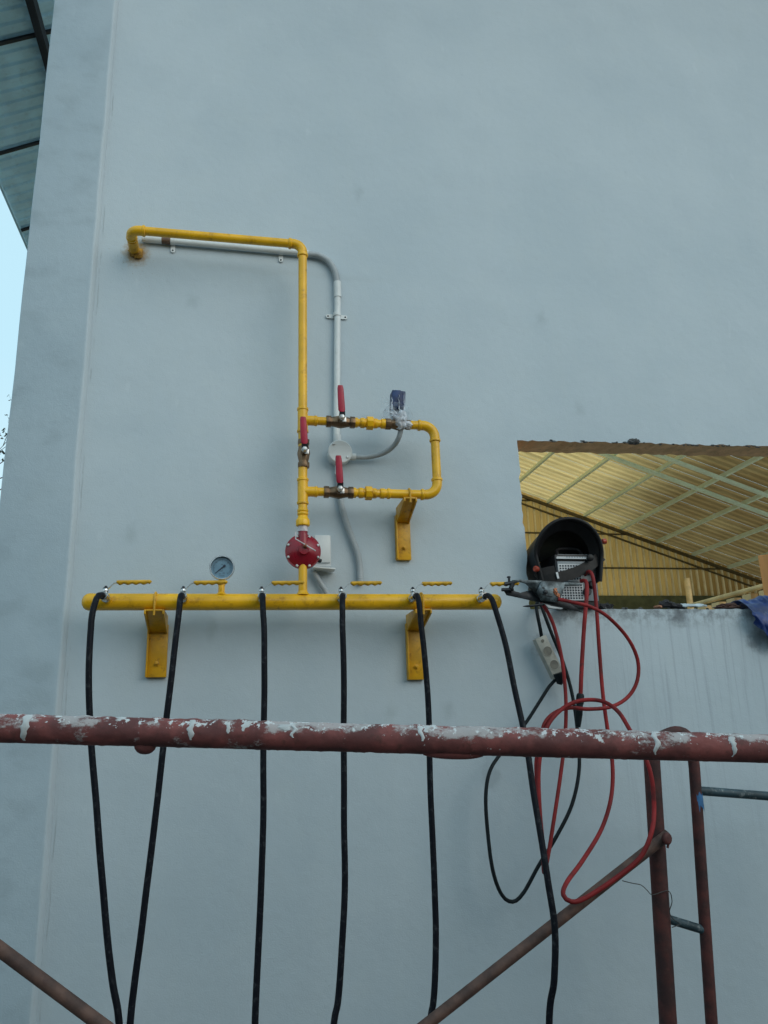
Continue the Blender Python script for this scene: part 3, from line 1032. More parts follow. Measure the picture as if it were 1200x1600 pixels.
def union(x, z, nm='union'):
    m = MB()
    m.lathe([(-.062, .0145), (-.060, .0185), (-.046, .0185), (-.044, .0145), (-.038, .0145), (-.034, .019), (-.022, .019), (-.020, .0165), (-.012, .0165)], (x, PY, z), X, 18)
    m.lathe([(-.012, .018), (-.012, .0262), (.010, .0262), (.012, .020)], (x, PY, z), X, 8)
    m.lathe([(.012, .018), (.024, .0185), (.030, .0145), (.040, .0145)], (x, PY, z), X, 18)
    m.lathe([(.040, .0150), (.041, .0185), (.056, .0185), (.058, .0150)], (x, PY, z), X, 18)
    m.build(nm, M['yellow'], man, bevel=.001)


U1, U2 = P(578, 658).x, P(576, 769).x
union(U1, T1)
union(U2, T2)
MB().tube([(RX + .04, PY, T1), (VX1 - .03, PY, T1)], PR * .95, 18).build('nipple', M['yellow'], man)
MB().tube([(RX + .04, PY, T2), (VX2 - .03, PY, T2)], PR * .95, 18).build('nipple', M['yellow'], man)
m = MB()
m.tube([(U2 + .05, PY, T2), (LX - .05, PY, T2)], PR, 20)
ring(m, V((P(607, 769).x, PY, T2)), X, PR * 1.2)
m.build('branch_pipe', M['yellow'], man)
# solenoid valve wrapped in clear film
SX = P(622, 658).x
m = MB()
m.lathe([(-.048, .015), (-.048, .022), (-.030, .022), (-.026, .017), (0, .024), (.026, .017), (.030, .020), (.044, .020)], (SX, PY, T1), X, 8)
m.lathe([(0, .016), (.03, .014), (.05, .010)], (SX, PY, T1), Z, 16)
sol = m.build('solenoid_valve', M['brass'], man, bevel=.001)
cc = P(621, 627, PY - .005)
m = MB()
m.box(cc, (.050, .046, .066), Matrix.Rotation(R(4), 3, 'Y'))
m.box(cc + V((0, 0, .034)), (.024, .024, .012))
m.build('coil', M['blue'], sol, bevel=.002)
MB().tube([(SX + .03, PY, T1), (LX - .05, PY, T1)], PR, 20).build('branch_pipe', M['yellow'], man)
MB().tube([(U1 + .05, PY, T1), (SX - .03, PY, T1)], PR, 20).build('nipple', M['brass'], man)
random.seed(5)
m = MB()
NU, NV = 40, 26
fc = P(622, 643)


def film(u, v):
    a = u * 2 * math.pi
    z = -.052 + v * .082
    r = .038 + .012 * math.sin(v * 3.1) - (.016 if v > .8 else 0) * (v - .8) * 5
    q = V((math.cos(a), math.sin(a), z * 8))
    r *= 1 + .30 * mnoise.noise(q * 2.3 + V((2, 0, 0))) + .22 * mnoise.noise(q * 6.1)
    return fc + V((math.cos(a) * r - .004, math.sin(a) * r * .95, z))


m.grid(film, NU, NV)
m.build('plastic_film', M['film'], sol, angle=25)
m = MB()
m.blob(P(625, 656, PY - .006), (.026, .027, .036), .42, 2.2, 4, 12)
m.blob(P(614, 647, PY - .012), (.014, .014, .016), .6, 2.6, 3, 14)
m.blob(P(638, 664, PY - .010), (.016, .014, .012), .6, 2.6, 3, 15)
for k, (qx, tw) in enumerate(((613, .006), (624, .004), (632, .005))):
    m.grid(lambda u, v, qx=qx, tw=tw, k=k: P(qx, 640, PY - .032) + V((.004 * mnoise.noise(V((v * 5, k, 2))) + (u - .5) * tw * (1.3 - v), .006 * mnoise.noise(V((u * 3, v * 6, k))), v * (.05 + .01 * k))), 4, 12)
m.build('film_wad', M['wad'], sol, angle=50)
# loose ears of the film sticking out to the left
m = MB()
m.grid(lambda u, v: P(600, 632, PY - .02) + V((-.012 + u * .05, .012 * mnoise.noise(V((u * 5, v * 5, 1))), -.05 + v * .075 + .015 * mnoise.noise(V((u * 4, v * 4, 7))))), 10, 10)
m.build('film_flap', M['film'], sol, angle=25)

# below the lower tee: coupling, union, regulator, outlet
m = MB()
zc = P(471, 795).z
m.tube([(RX, PY, T2 - .04), (RX, PY, P(471, 815).z)], PR, 20)
ring(m, V((RX, PY, P(471, 798).z)), Z, PR * 1.2)
ring(m, V((RX, PY, P(471, 803).z)), Z, PR * 1.2)
zu = P(471, 815).z
m.lathe([(-.017, .019), (-.015, .0245), (.004, .0245), (.012, .019), (.022, .0165)], (RX, PY, zu), Z, 10)
m.build('reducer', M['yellow'], man, bevel=.001)
m = MB()
m.tube([(RX, PY, P(471, 690).z - .02), (RX, PY, T1 - .035)], PR, 20)
m.build('riser_pipe', M['yellow'], man)
MB().tube([(RX, PY, VZ - .04), (RX, PY, T2 + .035)], PR, 20).build('riser_pipe', M['yellow'], man)
RC = P(473, 862)
m = MB()
RR = .0605
ro = RC + V((.001, -.0, 0))
m.lathe([(-.028, .030), (-.022, .048), (-.006, .056), (-.006, RR), (.006, RR), (.006, RR * .93), (.012, RR * .84), (.022, RR * .55), (.028, RR * .30), (.040, RR * .28), (.041, 0)], ro, -Y, 48)
m.tube([ro + V((0, -.012, .02)), ro + V((0, -.012, .055)), ro + V((0, -.010, .066))], [.017, .0155, .012], 18)
m.tube([ro + V((0, 0, .04)), ro + V((0, 0, .075))], .016, 18)
reg = m.build('regulator', M['regred'], man, bevel=0, angle=30)
for k in range(8):
    a = 2 * math.pi * (k + .5) / 8
    p = ro + V((math.cos(a) * RR * .90, -.006, math.sin(a) * RR * .90))
    MB().lathe([(0, .0052), (.005, .0052), (.006, .0042), (.006, .0028), (.010, .0026)], p, -Y, 6).build('bolt', M['white_metal'], reg)
m = MB()
m.lathe([(0, .0085), (.006, .0085), (.007, .006), (.012, .006), (.012, .0035), (.018, .003)], ro + V((.004, -.040, .010)), -Y, 6)
m.build('centre_nut', M['copper'], reg)
c0 = ro + V((.004, -.050, .012))
MB().tube([c0 + V((-.033, .0, .044)), c0 + V((-.033, 0, .020)), c0 + V((0, -.002, 0)), c0 + V((.034, 0, -.020))], .0022, 8).build('wing_pin', M['ptfe'], reg)
m = MB()
m.lathe([(0, .0175), (.02, .0165)], V((RX, PY, zu - .036)), Z, 18)
m.build('thread_tape', M['ptfe'], man)
m = MB()
m.tube([(RX, PY, RC.z - .045), (RX, PY, HZ + .02)], PR * .92, 20)
m.lathe([(0, .024), (.008, .018), (.014, .015)], V((RX, PY, HZ + HR - .004)), Z, 20)
m.build('outlet_pipe', M['yellow'], man)
MB().lathe([(0, .007), (.010, .007), (.012, .004)], ro + V((.052, .004, -.028)), V((1, -.2, -.4)), 8).build('vent_plug', M['clampdark'], reg)
# pressure gauge
GX = P(347, 888).x
GC = P(347, 888, PY - .006)
m = MB()
m.tube([(GX, PY, HZ + .02), (GX, PY, GC.z - .03)], .0105, 16)
m.lathe([(0, .018), (.006, .013)], V((GX, PY, HZ + HR - .003)), Z, 16)
m.lathe([(0, .0135), (.012, .0135)], V((GX, PY, GC.z - .055)), Z, 6)
m.build('gauge_stem', M['yellow'], man)
m = MB()
GR = .041
m.lathe([(-.016, GR * .8), (-.014, GR * .96), (.010, GR), (.016, GR), (.018, GR * .97), (.018, GR * .90), (.006, GR * .86)], GC, -Y, 40)
gau = m.build('pressure_gauge', M['chrome'], man, angle=30)
MB().lathe([(0, GR * .85), (.0005, GR * .85)], GC - Y * .0065, -Y, 40).build('dial', M['dial'], gau)
m = MB()
fy = GC.y - .0078
for k in range(31):
    a = R(225 - 270 * k / 30)
    L = .006 if k % 5 == 0 else .003
    for r0 in (.0285,):
        ca, sa = math.cos(a), math.sin(a)
        wv = V((-sa, 0, ca)) * (.0007 if k % 5 == 0 else .0004)
        p0 = V((GC.x + ca * r0, fy, GC.z + sa * r0)); p1 = V((GC.x + ca * (r0 - L), fy, GC.z + sa * (r0 - L)))
        m.prism([p0 - wv, p0 + wv, p1 + wv, p1 - wv], (0, -.0003, 0))
for k in range(16):
    a0, a1 = R(222 - 264 * k / 16), R(222 - 264 * (k + 1) / 16)
    q = []
    for a, r0 in ((a0, .0292), (a1, .0292), (a1, .0286), (a0, .0286)):
        q.append(V((GC.x + math.cos(a) * r0, fy, GC.z + math.sin(a) * r0)))
    m.prism(q, (0, -.0002, 0))
for (ux, uz, ww, hh) in ((0, .012, .008, .002), (-.001, -.010, .010, .0022), (.006, -.017, .008, .003), (-.006, -.020, .006, .003), (0, -.0265, .018, .0024)):
    m.box((GC.x + ux, fy, GC.z + uz), (ww, .0003, hh))
m.build('dial_markings', M['inkgrey'], gau, smooth=False)
a = R(220)
dv = V((math.cos(a), 0, math.sin(a)))
wv = V((-dv.z, 0, dv.x))
ny = V((0, -.0015, 0))
c0 = V((GC.x, fy - .001, GC.z))
m = MB()
m.prism([c0 + dv * .028 + wv * .0006, c0 + wv * .0020, c0 - dv * .005 + wv * .0016, c0 - dv * .006 + wv * .0038, c0 - dv * .014 + wv * .0032, c0 - dv * .014 - wv * .0032, c0 - dv * .006 - wv * .0038, c0 - dv * .005 - wv * .0016, c0 - wv * .0020, c0 + dv * .028 - wv * .0006], ny * .6)
m.lathe([(0, .0025), (.002, .002)], c0, -Y, 10)
m.build('needle', M['ink'], gau, smooth=False)

# six hose valves on the header
VPX = [167, 287, 408, 531, 642, 748]
vx = [P(x, 938, PY - HR).x for x in VPX]
VYT = PY - HR + .004


def hose_valve(x):
    o = V((x, VYT, HZ + .004))
    m = MB()
    m.lathe([(0, .015), (.012, .0135), (.014, .011)], o, -Y, 18)
    sk = m.build('weld_socket', M['yellow'], man)
    m = MB()
    m.lathe([(0, .009), (0, .0125), (.012, .0125), (.013, .010), (.018, .0125), (.027, .0145), (.036, .0125), (.041, .010), (.042, .0125), (.053, .0125), (.054, .008), (.062, .008), (.0625, .0075)], o - Y * .012, -Y, 12)
    q = o - Y * .039
    m.tube([q, q + Z * .028], .007, 12)
    m.lathe([(.018, .0095), (.026, .0095)], q, Z, 6)
    v = m.build('hose_valve', M['chrome'], man, bevel=.0006)
    m = MB()
    m.lathe([(.027, .0045), (.036, .0045), (.037, .003)], q, Z, 6)
    m.lathe([(.0285, .008), (.0315, .008)], q, Z, 6)
    m.build('stem_nut', M['clampdark'], v)
    m = MB()
    s0 = q + Z * .027
    pts = [s0 + V((-.008, 0, 0)), s0 + V((.008, 0, .001)), s0 + V((.022, -.002, .016)), s0 + V((.034, -.003, .021)), s0 + V((.05, -.003, .0225))]
    vs, fs = [], []
    for p in pts:
        vs += [p + V((0, -.006, .0012)), p + V((0, .006, .0012)), p + V((0, .006, -.0012)), p + V((0, -.006, -.0012))]
    for i in range(len(pts) - 1):
        for k in range(4):
            fs.append((i * 4 + k, i * 4 + (k + 1) % 4, i * 4 + 4 + (k + 1) % 4, i * 4 + 4 + k))
    fs += [(0, 1, 2, 3), tuple(len(vs) - 4 + k for k in range(4))]
    m.add(vs, fs)
    m.build('lever', M['chrome'], v, smooth=False)
    m = MB()
    rows = []
    NR = 36
    for i in range(NR + 1):
        t = i / NR
        ln = .108
        th = .0058 * min(1, (t * 12) ** .5 + .25, ((1 - t) * 10) ** .5 + .25)
        wave = .0042 * (.5 - .5 * math.cos(t * 2 * math.pi * 4.5)) if .08 < t < .95 else 0
        c = s0 + V((.030 + t * ln, -.003, .0215 + .002 * t))
        for k in range(10):
            a_ = 2 * math.pi * k / 10
            sn = math.sin(a_)
            rows.append(c + V((0, .0082 * math.cos(a_) * min(1, (t * 14) ** .5 + .3, ((1 - t) * 12) ** .5 + .3), sn * (th + (wave if sn < 0 else 0)))))
    m.add(rows, [(i * 10 + k, i * 10 + (k + 1) % 10, (i + 1) * 10 + (k + 1) % 10, (i + 1) * 10 + k) for i in range(NR) for k in range(10)] + [tuple(range(10)), tuple(NR * 10 + k for k in range(10))])
    m.build('grip', M['grip'], v, angle=70)
    return sk, v


sk0, v0 = hose_valve(vx[0])
for x in vx[1:]:
    shifted(sk0, man, V((x - vx[0], 0, 0)))
    shifted(v0, man, V((x - vx[0], 0, 0)))

# ------------------------------------------------------------------ pipe brackets


def bracket(x, ztop, wpl, hpl, label, armw, yend, pr):
    th = thing('pipe_bracket', V((x, 0, ztop - hpl)), label, 'bracket', 'yellow pipe brackets bolted to the wall')
    m = MB()
    # wall channel: web on the wall, two small flanges
    m.box((x, -.010, ztop - hpl / 2 - .02), (wpl, .016, hpl - .02))
    m.box((x - wpl / 2 + .003, -.022, ztop - hpl / 2 - .02), (.006, .020, hpl - .0205))
    m.build('wall_plate', M['yellowdirty'], th, bevel=.0015)
    # arm: an upside-down channel with sloping cheeks
    m = MB()
    for s in (-1, 1):
        xx = x + s * (armw / 2 - .003) - (.003)
        m.prism([V((xx, -.0185, ztop - .001)), V((xx, yend, ztop - .001)), V((xx, yend, ztop - .016)), V((xx, -.0185, ztop - .062))], (.006, 0, 0))
    m.box((x, (yend - .0185) / 2, ztop - .0035), (armw - .0125, -(yend + .0185), .006))
    m.prism([V((x - armw / 2 + .006, yend + .006, ztop - .007)), V((x + armw / 2 - .006, yend + .006, ztop - .007)), V((x + armw / 2 - .006, -.022, ztop - .058)), V((x - armw / 2 + .006, -.022, ztop - .058))], (0, .004, .004))
    m.build('arm', M['yellowdirty'], th, bevel=.001)
    m = MB()
    pts = [V((x, PY - (pr + .003), ztop - .02))]
    for k in range(13):
        a = math.pi * k / 12
        pts.append(V((x, PY - math.cos(a) * (pr + .003), ztop + pr + math.sin(a) * (pr + .003))))
    pts.append(V((x, PY + (pr + .003), ztop - .02)))
    m.tube(pts, .004, 8)
    m.build('pipe_strap', M['yellowdirty'], th)
    m = MB()
    m.lathe([(0, .010), (.002, .010), (.002, .007), (.008, .007), (.009, .004), (.013, .004)], V((x + .002, -.018, ztop - hpl + .035)), -Y, 6)
    m.build('bolt', M['yellowdirty'], th)
    return th


bx1, bx2, bx3 = at(247, 1000, 0).x, at(646, 1000, 0).x, at(628, 830, 0).x
bracket(bx1, HZ - HR, .066, HZ - HR - at(247, 1054, 0).z, 'yellow bracket under the left half of the header pipe', .062, -.172, HR)
bracket(bx2, HZ - HR, .060, HZ - HR - at(646, 1058, 0).z, 'yellow bracket under the header pipe, partly behind a hose', .058, -.172, HR)
bracket(bx3, T2 - PR, .056, T2 - PR - at(628, 872, 0).z, 'smaller yellow bracket under the valve loop, right of the regulator', .048, -.162, PR)

# ------------------------------------------------------------------ electrical conduit
con = thing('electrical_conduit', at(527, 710, 0), 'white wall conduit with grey bends, clips and round junction box behind yellow pipes', 'conduit')
CY = -.017
CR = .0128
m = MB()
ca_, cb_ = at(222, 372.5, CY), at(482, 396, CY)
m.tube([ca_, cb_], CR, 16)
m.build('conduit_pipe', M['pvc'], con)
m = MB()
m.tube([ca_.lerp(cb_, .115), ca_.lerp(cb_, .165)], CR * 1.1, 16)
m.build('tape_wrap', M['tape'], con)
m = MB()
m.tube([ca_.lerp(cb_, .02), ca_.lerp(cb_, .112)], CR * 1.12, 16)
m.build('coupling', M['pvc'], con)


def flexible(pts, r, name, mat, parent, seg=14, pitch=.0055):
    c = spline(pts, .0018)
    rad = []
    L = 0
    for i, p in enumerate(c):
        if i:
            L += (p - c[i - 1]).length
        rad.append(r * (1 + .07 * math.cos(2 * math.pi * L / pitch)))
    m = MB()
    m.tube(c, rad, seg)
    return m.build(name, mat, parent, angle=80)


flexible([at(482, 397, CY), at(497, 399, CY), at(513, 408, CY), at(523, 424, CY), at(527, 444, CY)], CR, 'flexible_bend', M['flex'], con)
m = MB()
m.tube([at(527, 441, CY), at(527.5, 465, CY)], CR * 1.16, 16)
m.build('coupling', M['pvc'], con)
m = MB()
m.tube([at(527.5, 460, CY), at(526, 690, CY)], CR * .98, 16)
m.build('conduit_pipe', M['pvc'], con)
m = MB()
m.tube([at(529, 728, CY), at(529, 742, CY)], CR * 1.1, 16)
m.tube([at(527, 695, CY), at(527, 680, CY)], CR * 1.14, 16)
m.tube([at(541, 713, CY - .01), at(556, 714, CY - .012)], CR * 1.0, 16)
jc = at(529, 712, 0)
m.lathe([(-.002, .043), (.034, .043), (.037, .0455), (.045, .0455), (.048, .042), (.0482, 0)], jc, -Y, 36)
jb = m.build('junction_box', M['pvc'], con, angle=35)
for ax_, az_ in ((-.024, .028), (.027, -.022)):
    MB().lathe([(0, .0055), (.004, .005), (.0055, .003)], jc + V((ax_, -.047, az_)), -Y, 10).build('cover_screw', M['white_metal'], jb)
flexible([at(554, 714, CY - .012), at(575, 714, CY - .012), at(597, 709, -.05), at(614, 698, -.085), at(623, 684, -.12), at(627, 668, -.138)], .0092, 'flexible_conduit', M['flex'], con)
flexible([at(529, 740, CY), at(531, 770, CY), at(535, 795, CY), at(546, 830, CY), at(558, 862, CY), at(562, 885, CY), at(563, 905, CY), at(563, 912, CY + .006)], .0110, 'flexible_tail', M['flex'], con)


def clip(p, two, down):
    m = MB()
    if two:
        m.tube([p + V((0, .0, -.007)), p + V((0, 0, .007))], CR * 1.2, 14)
        for s in (-1, 1):
            q = p + V((s * .024, .012, -.002))
            m.box(q, (.026, .003, .017))
            m.lathe([(0, .0085), (.004, .0085)], q + V((s * .010, .002, 0)), -Y, 12)
    else:
        m.tube([p + V((-.008, 0, 0)), p + V((.008, 0, -.0006))], CR * 1.2, 14)
        q = p + V((0, .012, -.024))
        m.box(q, (.017, .003, .024))
        m.lathe([(0, .0085), (.004, .0085)], q + V((0, .002, -.010)), -Y, 12)
    c = m.build('saddle_clip', M['pvc'], con)
    m = MB()
    if two:
        for s in (-1, 1):
            m.lathe([(0, .0038), (.003, .003)], p + V((s * .034, .011, -.002)), -Y, 8)
    else:
        m.lathe([(0, .0038), (.003, .003)], p + V((0, .011, -.034)), -Y, 8)
    m.build('screws' if two else 'screw', M['clampdark'], c)


clip(ca_.lerp(cb_, .18), False, True)
clip(ca_.lerp(cb_, .83), False, True)
clip(at(526.5, 492, CY), True, False)

# socket box behind the regulator
ob = at(502, 864, 0)
box = thing('outlet_box', ob, 'white square socket box on the wall half hidden behind the red regulator', 'socket')
MB().box(ob + V((0, -.018, 0)), (.062, .034, .115)).build('back_box', M['pvc'], box, bevel=.004)
MB().box(ob + V((.0, -.040, .006)), (.056, .008, .100)).build('cover', M['pvc'], box, bevel=.003)
MB().box(ob + V((.004, -.032, -.066)), (.080, .052, .006), Matrix.Rotation(R(4), 3, 'Y')).build('flap', M['pvc'], box, bevel=.002)
flexible([at(490, 893, -.02), at(497, 905, -.02), at(508, 922, -.02), at(516, 938, -.02)], .0095, 'cable_tail', M['flex'], box)

# ------------------------------------------------------------------ six black hoses
HOSE = [
    [(143, 968, -.31), (139, 1040, -.32), (140, 1120, -.32), (150, 1250, -.32), (162, 1400, -.33), (175, 1530, -.34), (187, 1615, -.35)],
    [(279, 962, -.31), (271, 1030, -.32), (262, 1100, -.32), (254, 1180, -.32), (240, 1300, -.32), (225, 1420, -.33), (210, 1540, -.34), (202, 1615, -.35)],
    [(411, 955, -.31), (413, 1010, -.32), (412, 1150, -.32), (411, 1300, -.32), (405, 1450, -.33), (398, 1615, -.35)],
    [(535, 952, -.31), (537, 1050, -.32), (537, 1200, -.32), (539, 1350, -.32), (536, 1450, -.33), (528, 1560, -.34), (520, 1615, -.35)],
    [(656, 954, -.31), (663, 1020, -.32), (670, 1120, -.32), (673, 1250, -.32), (680, 1400, -.33), (681, 1470, -.34), (677, 1560, -.35), (671, 1615, -.36)],
    [(774, 952, -.31), (790, 1008, -.33), (808, 1090, -.36), (823, 1170, -.40), (840, 1280, -.45), (857, 1380, -.49), (867, 1450, -.50), (866, 1530, -.50), (858, 1605, -.49)],
]
HLAB = ['black gas hose hanging from the valve at the header\'s left domed end', 'black gas hose hanging just right of the left header bracket',
        'black gas hose hanging between the pressure gauge and the red regulator', 'black gas hose hanging straight just right of the regulator outlet',
        'black gas hose hanging in front of the right header bracket', 'black gas hose sloping away to the right from the valve by the steel clamp']
for i, pts in enumerate(HOSE):
    o0 = V((vx[i], VYT - .066, HZ + .004))
    w_ = [at(*p) for p in pts]
    side = V((w_[0].x - o0.x, 0, 0))
    start = [o0 + Y * .010, o0 - Y * .012, o0 - Y * .034 + side * .25 - Z * .002, o0 - Y * .058 + side * .62 - Z * .016]
    d = (w_[-1] - w_[-2]).normalized()
    last = w_[-1]
    tail = [last + V((d.x * .2, -.03, -.35)), V((last.x + d.x * .3, last.y - .10, .10)), V((last.x + d.x * .4 + .1, last.y - .25, .015)), V((last.x + .5, last.y - .5, .015))]
    th = thing('gas_hose', V((vx[i], -.25, 0)), HLAB[i], 'hose', 'black hoses on the header valves')
    cc_ = spline(start + w_ + tail, .012)
    cc_ = [q + V((mnoise.noise(V((i * 7, 0, q.z * 5))), mnoise.noise(V((0, i * 5, q.z * 5))), 0)) * (.0028 if k > 12 else 0) for k, q in enumerate(cc_)]
    MB().tube(cc_, .0092, 14).build('hose_body', M['hose'], th, angle=80)
    MB().lathe([(0, .0122), (.001, .0132), (.014, .0132), (.015, .0122)], o0 - Y * .001, -Y, 16).build('hose_ferrule', M['chrome'], th)

# ------------------------------------------------------------------ welding machine on the sill
MW, MH, MDP = .165, .205, .20
mc = at(905, 948, -.03)
mx, mz = mc.x, SILL_Z
my0 = -.035
mach = thing('welding_machine', V((mx, my0 + MDP / 2, mz)), 'small grey welding machine with grille standing on the sill under the helmet', 'welding machine')
fr = my0
m = MB()
m.box((mx, my0 + MDP / 2, mz + MH / 2), (MW, MDP, MH - .004))
m.build('case', M['machinedark'], mach, bevel=.006)
m = MB()
pw, ph = MW - .012, .150
pc = V((mx, fr - .003, mz + .10))
m.box(pc, (pw, .006, ph))
fp = m.build('front_panel', M['machine'], mach, bevel=.002)
m = MB()
gcx = mx - .026
for cz in (mz + .134, mz + .061):
    for iu in range(8):
        for iv in range(6):
            m.box((gcx - .040 + iu * .0108, fr - .0068, cz - .026 + iv * .0098), (.0066, .002, .0062))
m.build('grille_holes', M['ink'], mach, smooth=False)
m = MB()
for cz in (mz + .134, mz + .061):
    m.box((gcx - .002, fr - .0062, cz - .0015), (.092, .0012, .064))
m.build('grille_plate', M['label'], mach, smooth=False)
# sloped label strip on top
m = MB()
m.prism([V((mx - .080, fr - .012, mz + .183)), V((mx + .080, fr - .012, mz + .183)), V((mx + .064, fr + .008, mz + .202)), V((mx - .064, fr + .008, mz + .202))], (0, .003, .003))
lb = m.build('label_strip', M['label'], mach)
m = MB()
random.seed(9)
for k in range(8):
    cx = mx - .034 + k * .0105
    m.box((cx, fr - .0036, mz + .1905), (.0065, .001, .0070), Matrix.Rotation(R(-43), 3, 'X'))
m.build('lettering', M['inkgrey'], lb, smooth=False)
MB().lathe([(0, .017), (.012, .016), (.013, .012), (.018, .011)], (mx + .048, fr - .006, mz + .140), -Y, 20).build('dial_knob', M['machinedark'], mach)
for kx, kz in ((.050, .085), (.030, .058)):
    MB().lathe([(0, .016), (.012, .015), (.020, .011)], (mx + kx, fr - .006, mz + kz), -Y, 16).build('cable_socket', M['clampdark'], mach)
m = MB()
m.tube(spline([(mx - .05, my0 + .04, mz + MH), (mx - .04, my0 + .06, mz + MH + .03), (mx + .04, my0 + .06, mz + MH + .03), (mx + .05, my0 + .04, mz + MH)], .01), .007, 10)
m.build('carry_handle', M['machinedark'], mach)

# ------------------------------------------------------------------ welding helmet over the machine
hc = at(886, 868, -.06)
hr_ = .132
hel = thing('welding_helmet', V((hc.x, 0, hc.z)), 'black welding helmet hung over the grey machine, open side facing out', 'helmet')


def shell(u, v, r, y0, dep, zb):
    """u runs round the arch from lower left to lower right, v from the rim to the back"""
    s = u * 2 - 1
    if abs(s) > .62:
        k = (abs(s) - .62) / .38
        bx = math.copysign(1, s) * (r - .018 * k)
        bz = -zb * k
    else:
        a = math.pi / 2 - s / .62 * math.pi / 2
        bx, bz = r * math.cos(a), r * .98 * math.sin(a)
    sh = math.sqrt(max(0, 1 - (v * .97) ** 2.6))
    zoff = -.03 * v
    return V((hc.x + bx * (.35 + .65 * sh), y0 + dep * v + (.030 if False else 0) - .035 * max(0, bz / r) * (1 - v), hc.z + bz * (.30 + .70 * sh) + zoff))


m = MB()
m.grid(lambda u, v: shell(u, v, hr_, -.075, .29, .10), 44, 18)
m.build('shell', M['helmet'], hel, solid=.005, angle=60)
m = MB()
pts = [shell(i / 44, 0, hr_, -.077, .29, .10) for i in range(45)]
m.tube(pts, [.0075] * 45, 10)
m.build('rim', M['helmet'], hel, angle=60)
# inner brow plate, lighter crescent
m = MB()
m.grid(lambda u, v: shell(.19 + .62 * u, .02 + .12 * v, hr_ - .004 - .024 * v, -.072, .29, .10), 30, 4)
m.build('brow_lining', M['helmet'], hel, solid=.003, angle=60)
# headgear straps crossing in front of the machine
def band(pts, wdt, name, mat):
    c = spline(pts, .01)
    m = MB()
    vs, fs = [], []
    for i, p in enumerate(c):
        t = (c[min(i + 1, len(c) - 1)] - c[max(i - 1, 0)]).normalized()
        nn = t.cross(Y).normalized()
        vs += [p + nn * wdt / 2, p - nn * wdt / 2]
    fs = [(2 * i, 2 * i + 1, 2 * i + 3, 2 * i + 2) for i in range(len(c) - 1)]
    m.add(vs, fs)
    return m.build(name, mat, hel, solid=.003, angle=60)


band([at(846, 908, -.075), at(868, 903, -.085), at(895, 896, -.085), at(920, 884, -.08), at(941, 868, -.06)], .040, 'headband', M['helmet'])
band([at(842, 905, -.07), at(850, 897, -.075), at(868, 893, -.08)], .045, 'side_strap', M['helmet'])
m = MB()
m.lathe([(0, .013), (.010, .013), (.012, .010)], at(921, 872, -.088), -Y, 16)
m.build('ratchet_knob', M['helmet'], hel)
MB().box(at(871, 899, -.093), (.007, .004, .024), Matrix.Rotation(R(-10), 3, 'Y')).build('buckle', M['label'], hel)
for q, ax in ((at(838, 889, -.085), V((-1, -.5, .1))), (at(943.5, 846, -.06), V((1, .2, .1)))):
    MB().lathe([(-.008, .009), (.0, .0115), (.006, .011), (.009, .008)], q, ax, 14).build('pivot_knob', M['knob'], hel)

# ------------------------------------------------------------------ ground clamp biting the last valve lever
CYc = VYT - .042
clp = thing('ground_clamp', at(850, 925, CYc), 'sooty steel welding clamp gripping the yellow lever of the last header valve', 'clamp')


def plate(pix, y0, th, name, mat, bev=.0012):
    m = MB()
    m.prism([at(a, b, y0) for a, b in pix], (0, th, 0))
    return m.build(name, mat, clp, bevel=bev)


plate([(800, 906.5), (812, 905), (822, 906), (846, 907), (913, 912), (905, 915), (880, 916), (860, 932), (846, 937), (832, 923), (822, 912), (812, 909), (803, 912)], CYc - .012, .005, 'upper_jaw', M['clamp'])
plate([(787, 922), (800, 920), (806, 924), (813, 926), (836, 920), (846, 918), (866, 930), (880, 936), (912, 957), (898, 954), (860, 944), (838, 940), (812, 934), (792, 930)], CYc + .004, .005, 'lower_jaw', M['clampdark'])
plate([(846, 908), (884, 911), (878, 930), (872, 941), (846, 938), (838, 925)], CYc - .020, .007, 'side_cheek', M['clamp'])
m = MB()
m.tube([at(788, 913, CYc - .006), at(803, 910, CYc - .006)], .007, 10)
m.tube([at(784, 921.5, CYc - .006), at(802, 921, CYc - .006)], .006, 10)
m.tube([at(795, 900.5, CYc - .004), at(796, 912, CYc - .004)], .0042, 8)
m.lathe([(0, .0065), (.005, .0065)], at(795, 903, CYc - .004), Z, 6)
m.tube([at(798, 920, CYc - .008), at(801, 912, CYc - .008)], .008, 10)
m.build('jaw_tips', M['clampdark'], clp)
m = MB()
m.blob(at(868, 924, CYc - .021), (.007, .003, .010), .6, 2.5, 3, 3)
m.blob(at(872, 930, CYc - .021), (.006, .003, .008), .6, 2.5, 3, 8)
m.build('contact', M['copper'], clp)
m = MB()
m.tube(spline([at(817, 947.5, CYc - .01), at(832, 946.5, CYc - .01), at(850, 944, CYc - .01)], .01), [.001, .003, .004, .004, .004, .0045, .0045, .0045, .0045, .0045, .0045][:len(spline([at(817, 947.5, CYc - .01), at(832, 946.5, CYc - .01), at(850, 944, CYc - .01)], .01))], 8)
m.build('pivot_pin', M['clampdark'], clp)
m = MB()
hp = [at(846, 929, CYc - .012) + V((.010 * math.sin(t_ * .9), -.010 * math.cos(t_ * .9), 0)) * .8 + V((t_ * .0011, 0, -t_ * .0003)) for t_ in range(30)]
m.tube(spline(hp, .004), .0022, 6)
m.build('spring', M['clampdark'], clp)
m = MB()
m.lathe([(0, .008), (.004, .008), (.006, .005)], at(852, 925, CYc - .021), -Y, 12)
m.lathe([(0, .004), (.003, .003)], at(882, 914, CYc - .013), -Y, 10)
m.build('rivets', M['clampdark'], clp)
plate([(852, 944), (862, 947), (880, 950), (878, 952), (858, 950)], CYc - .006, .004, 'spring_plate', M['label'], .0006)

# ------------------------------------------------------------------ cables


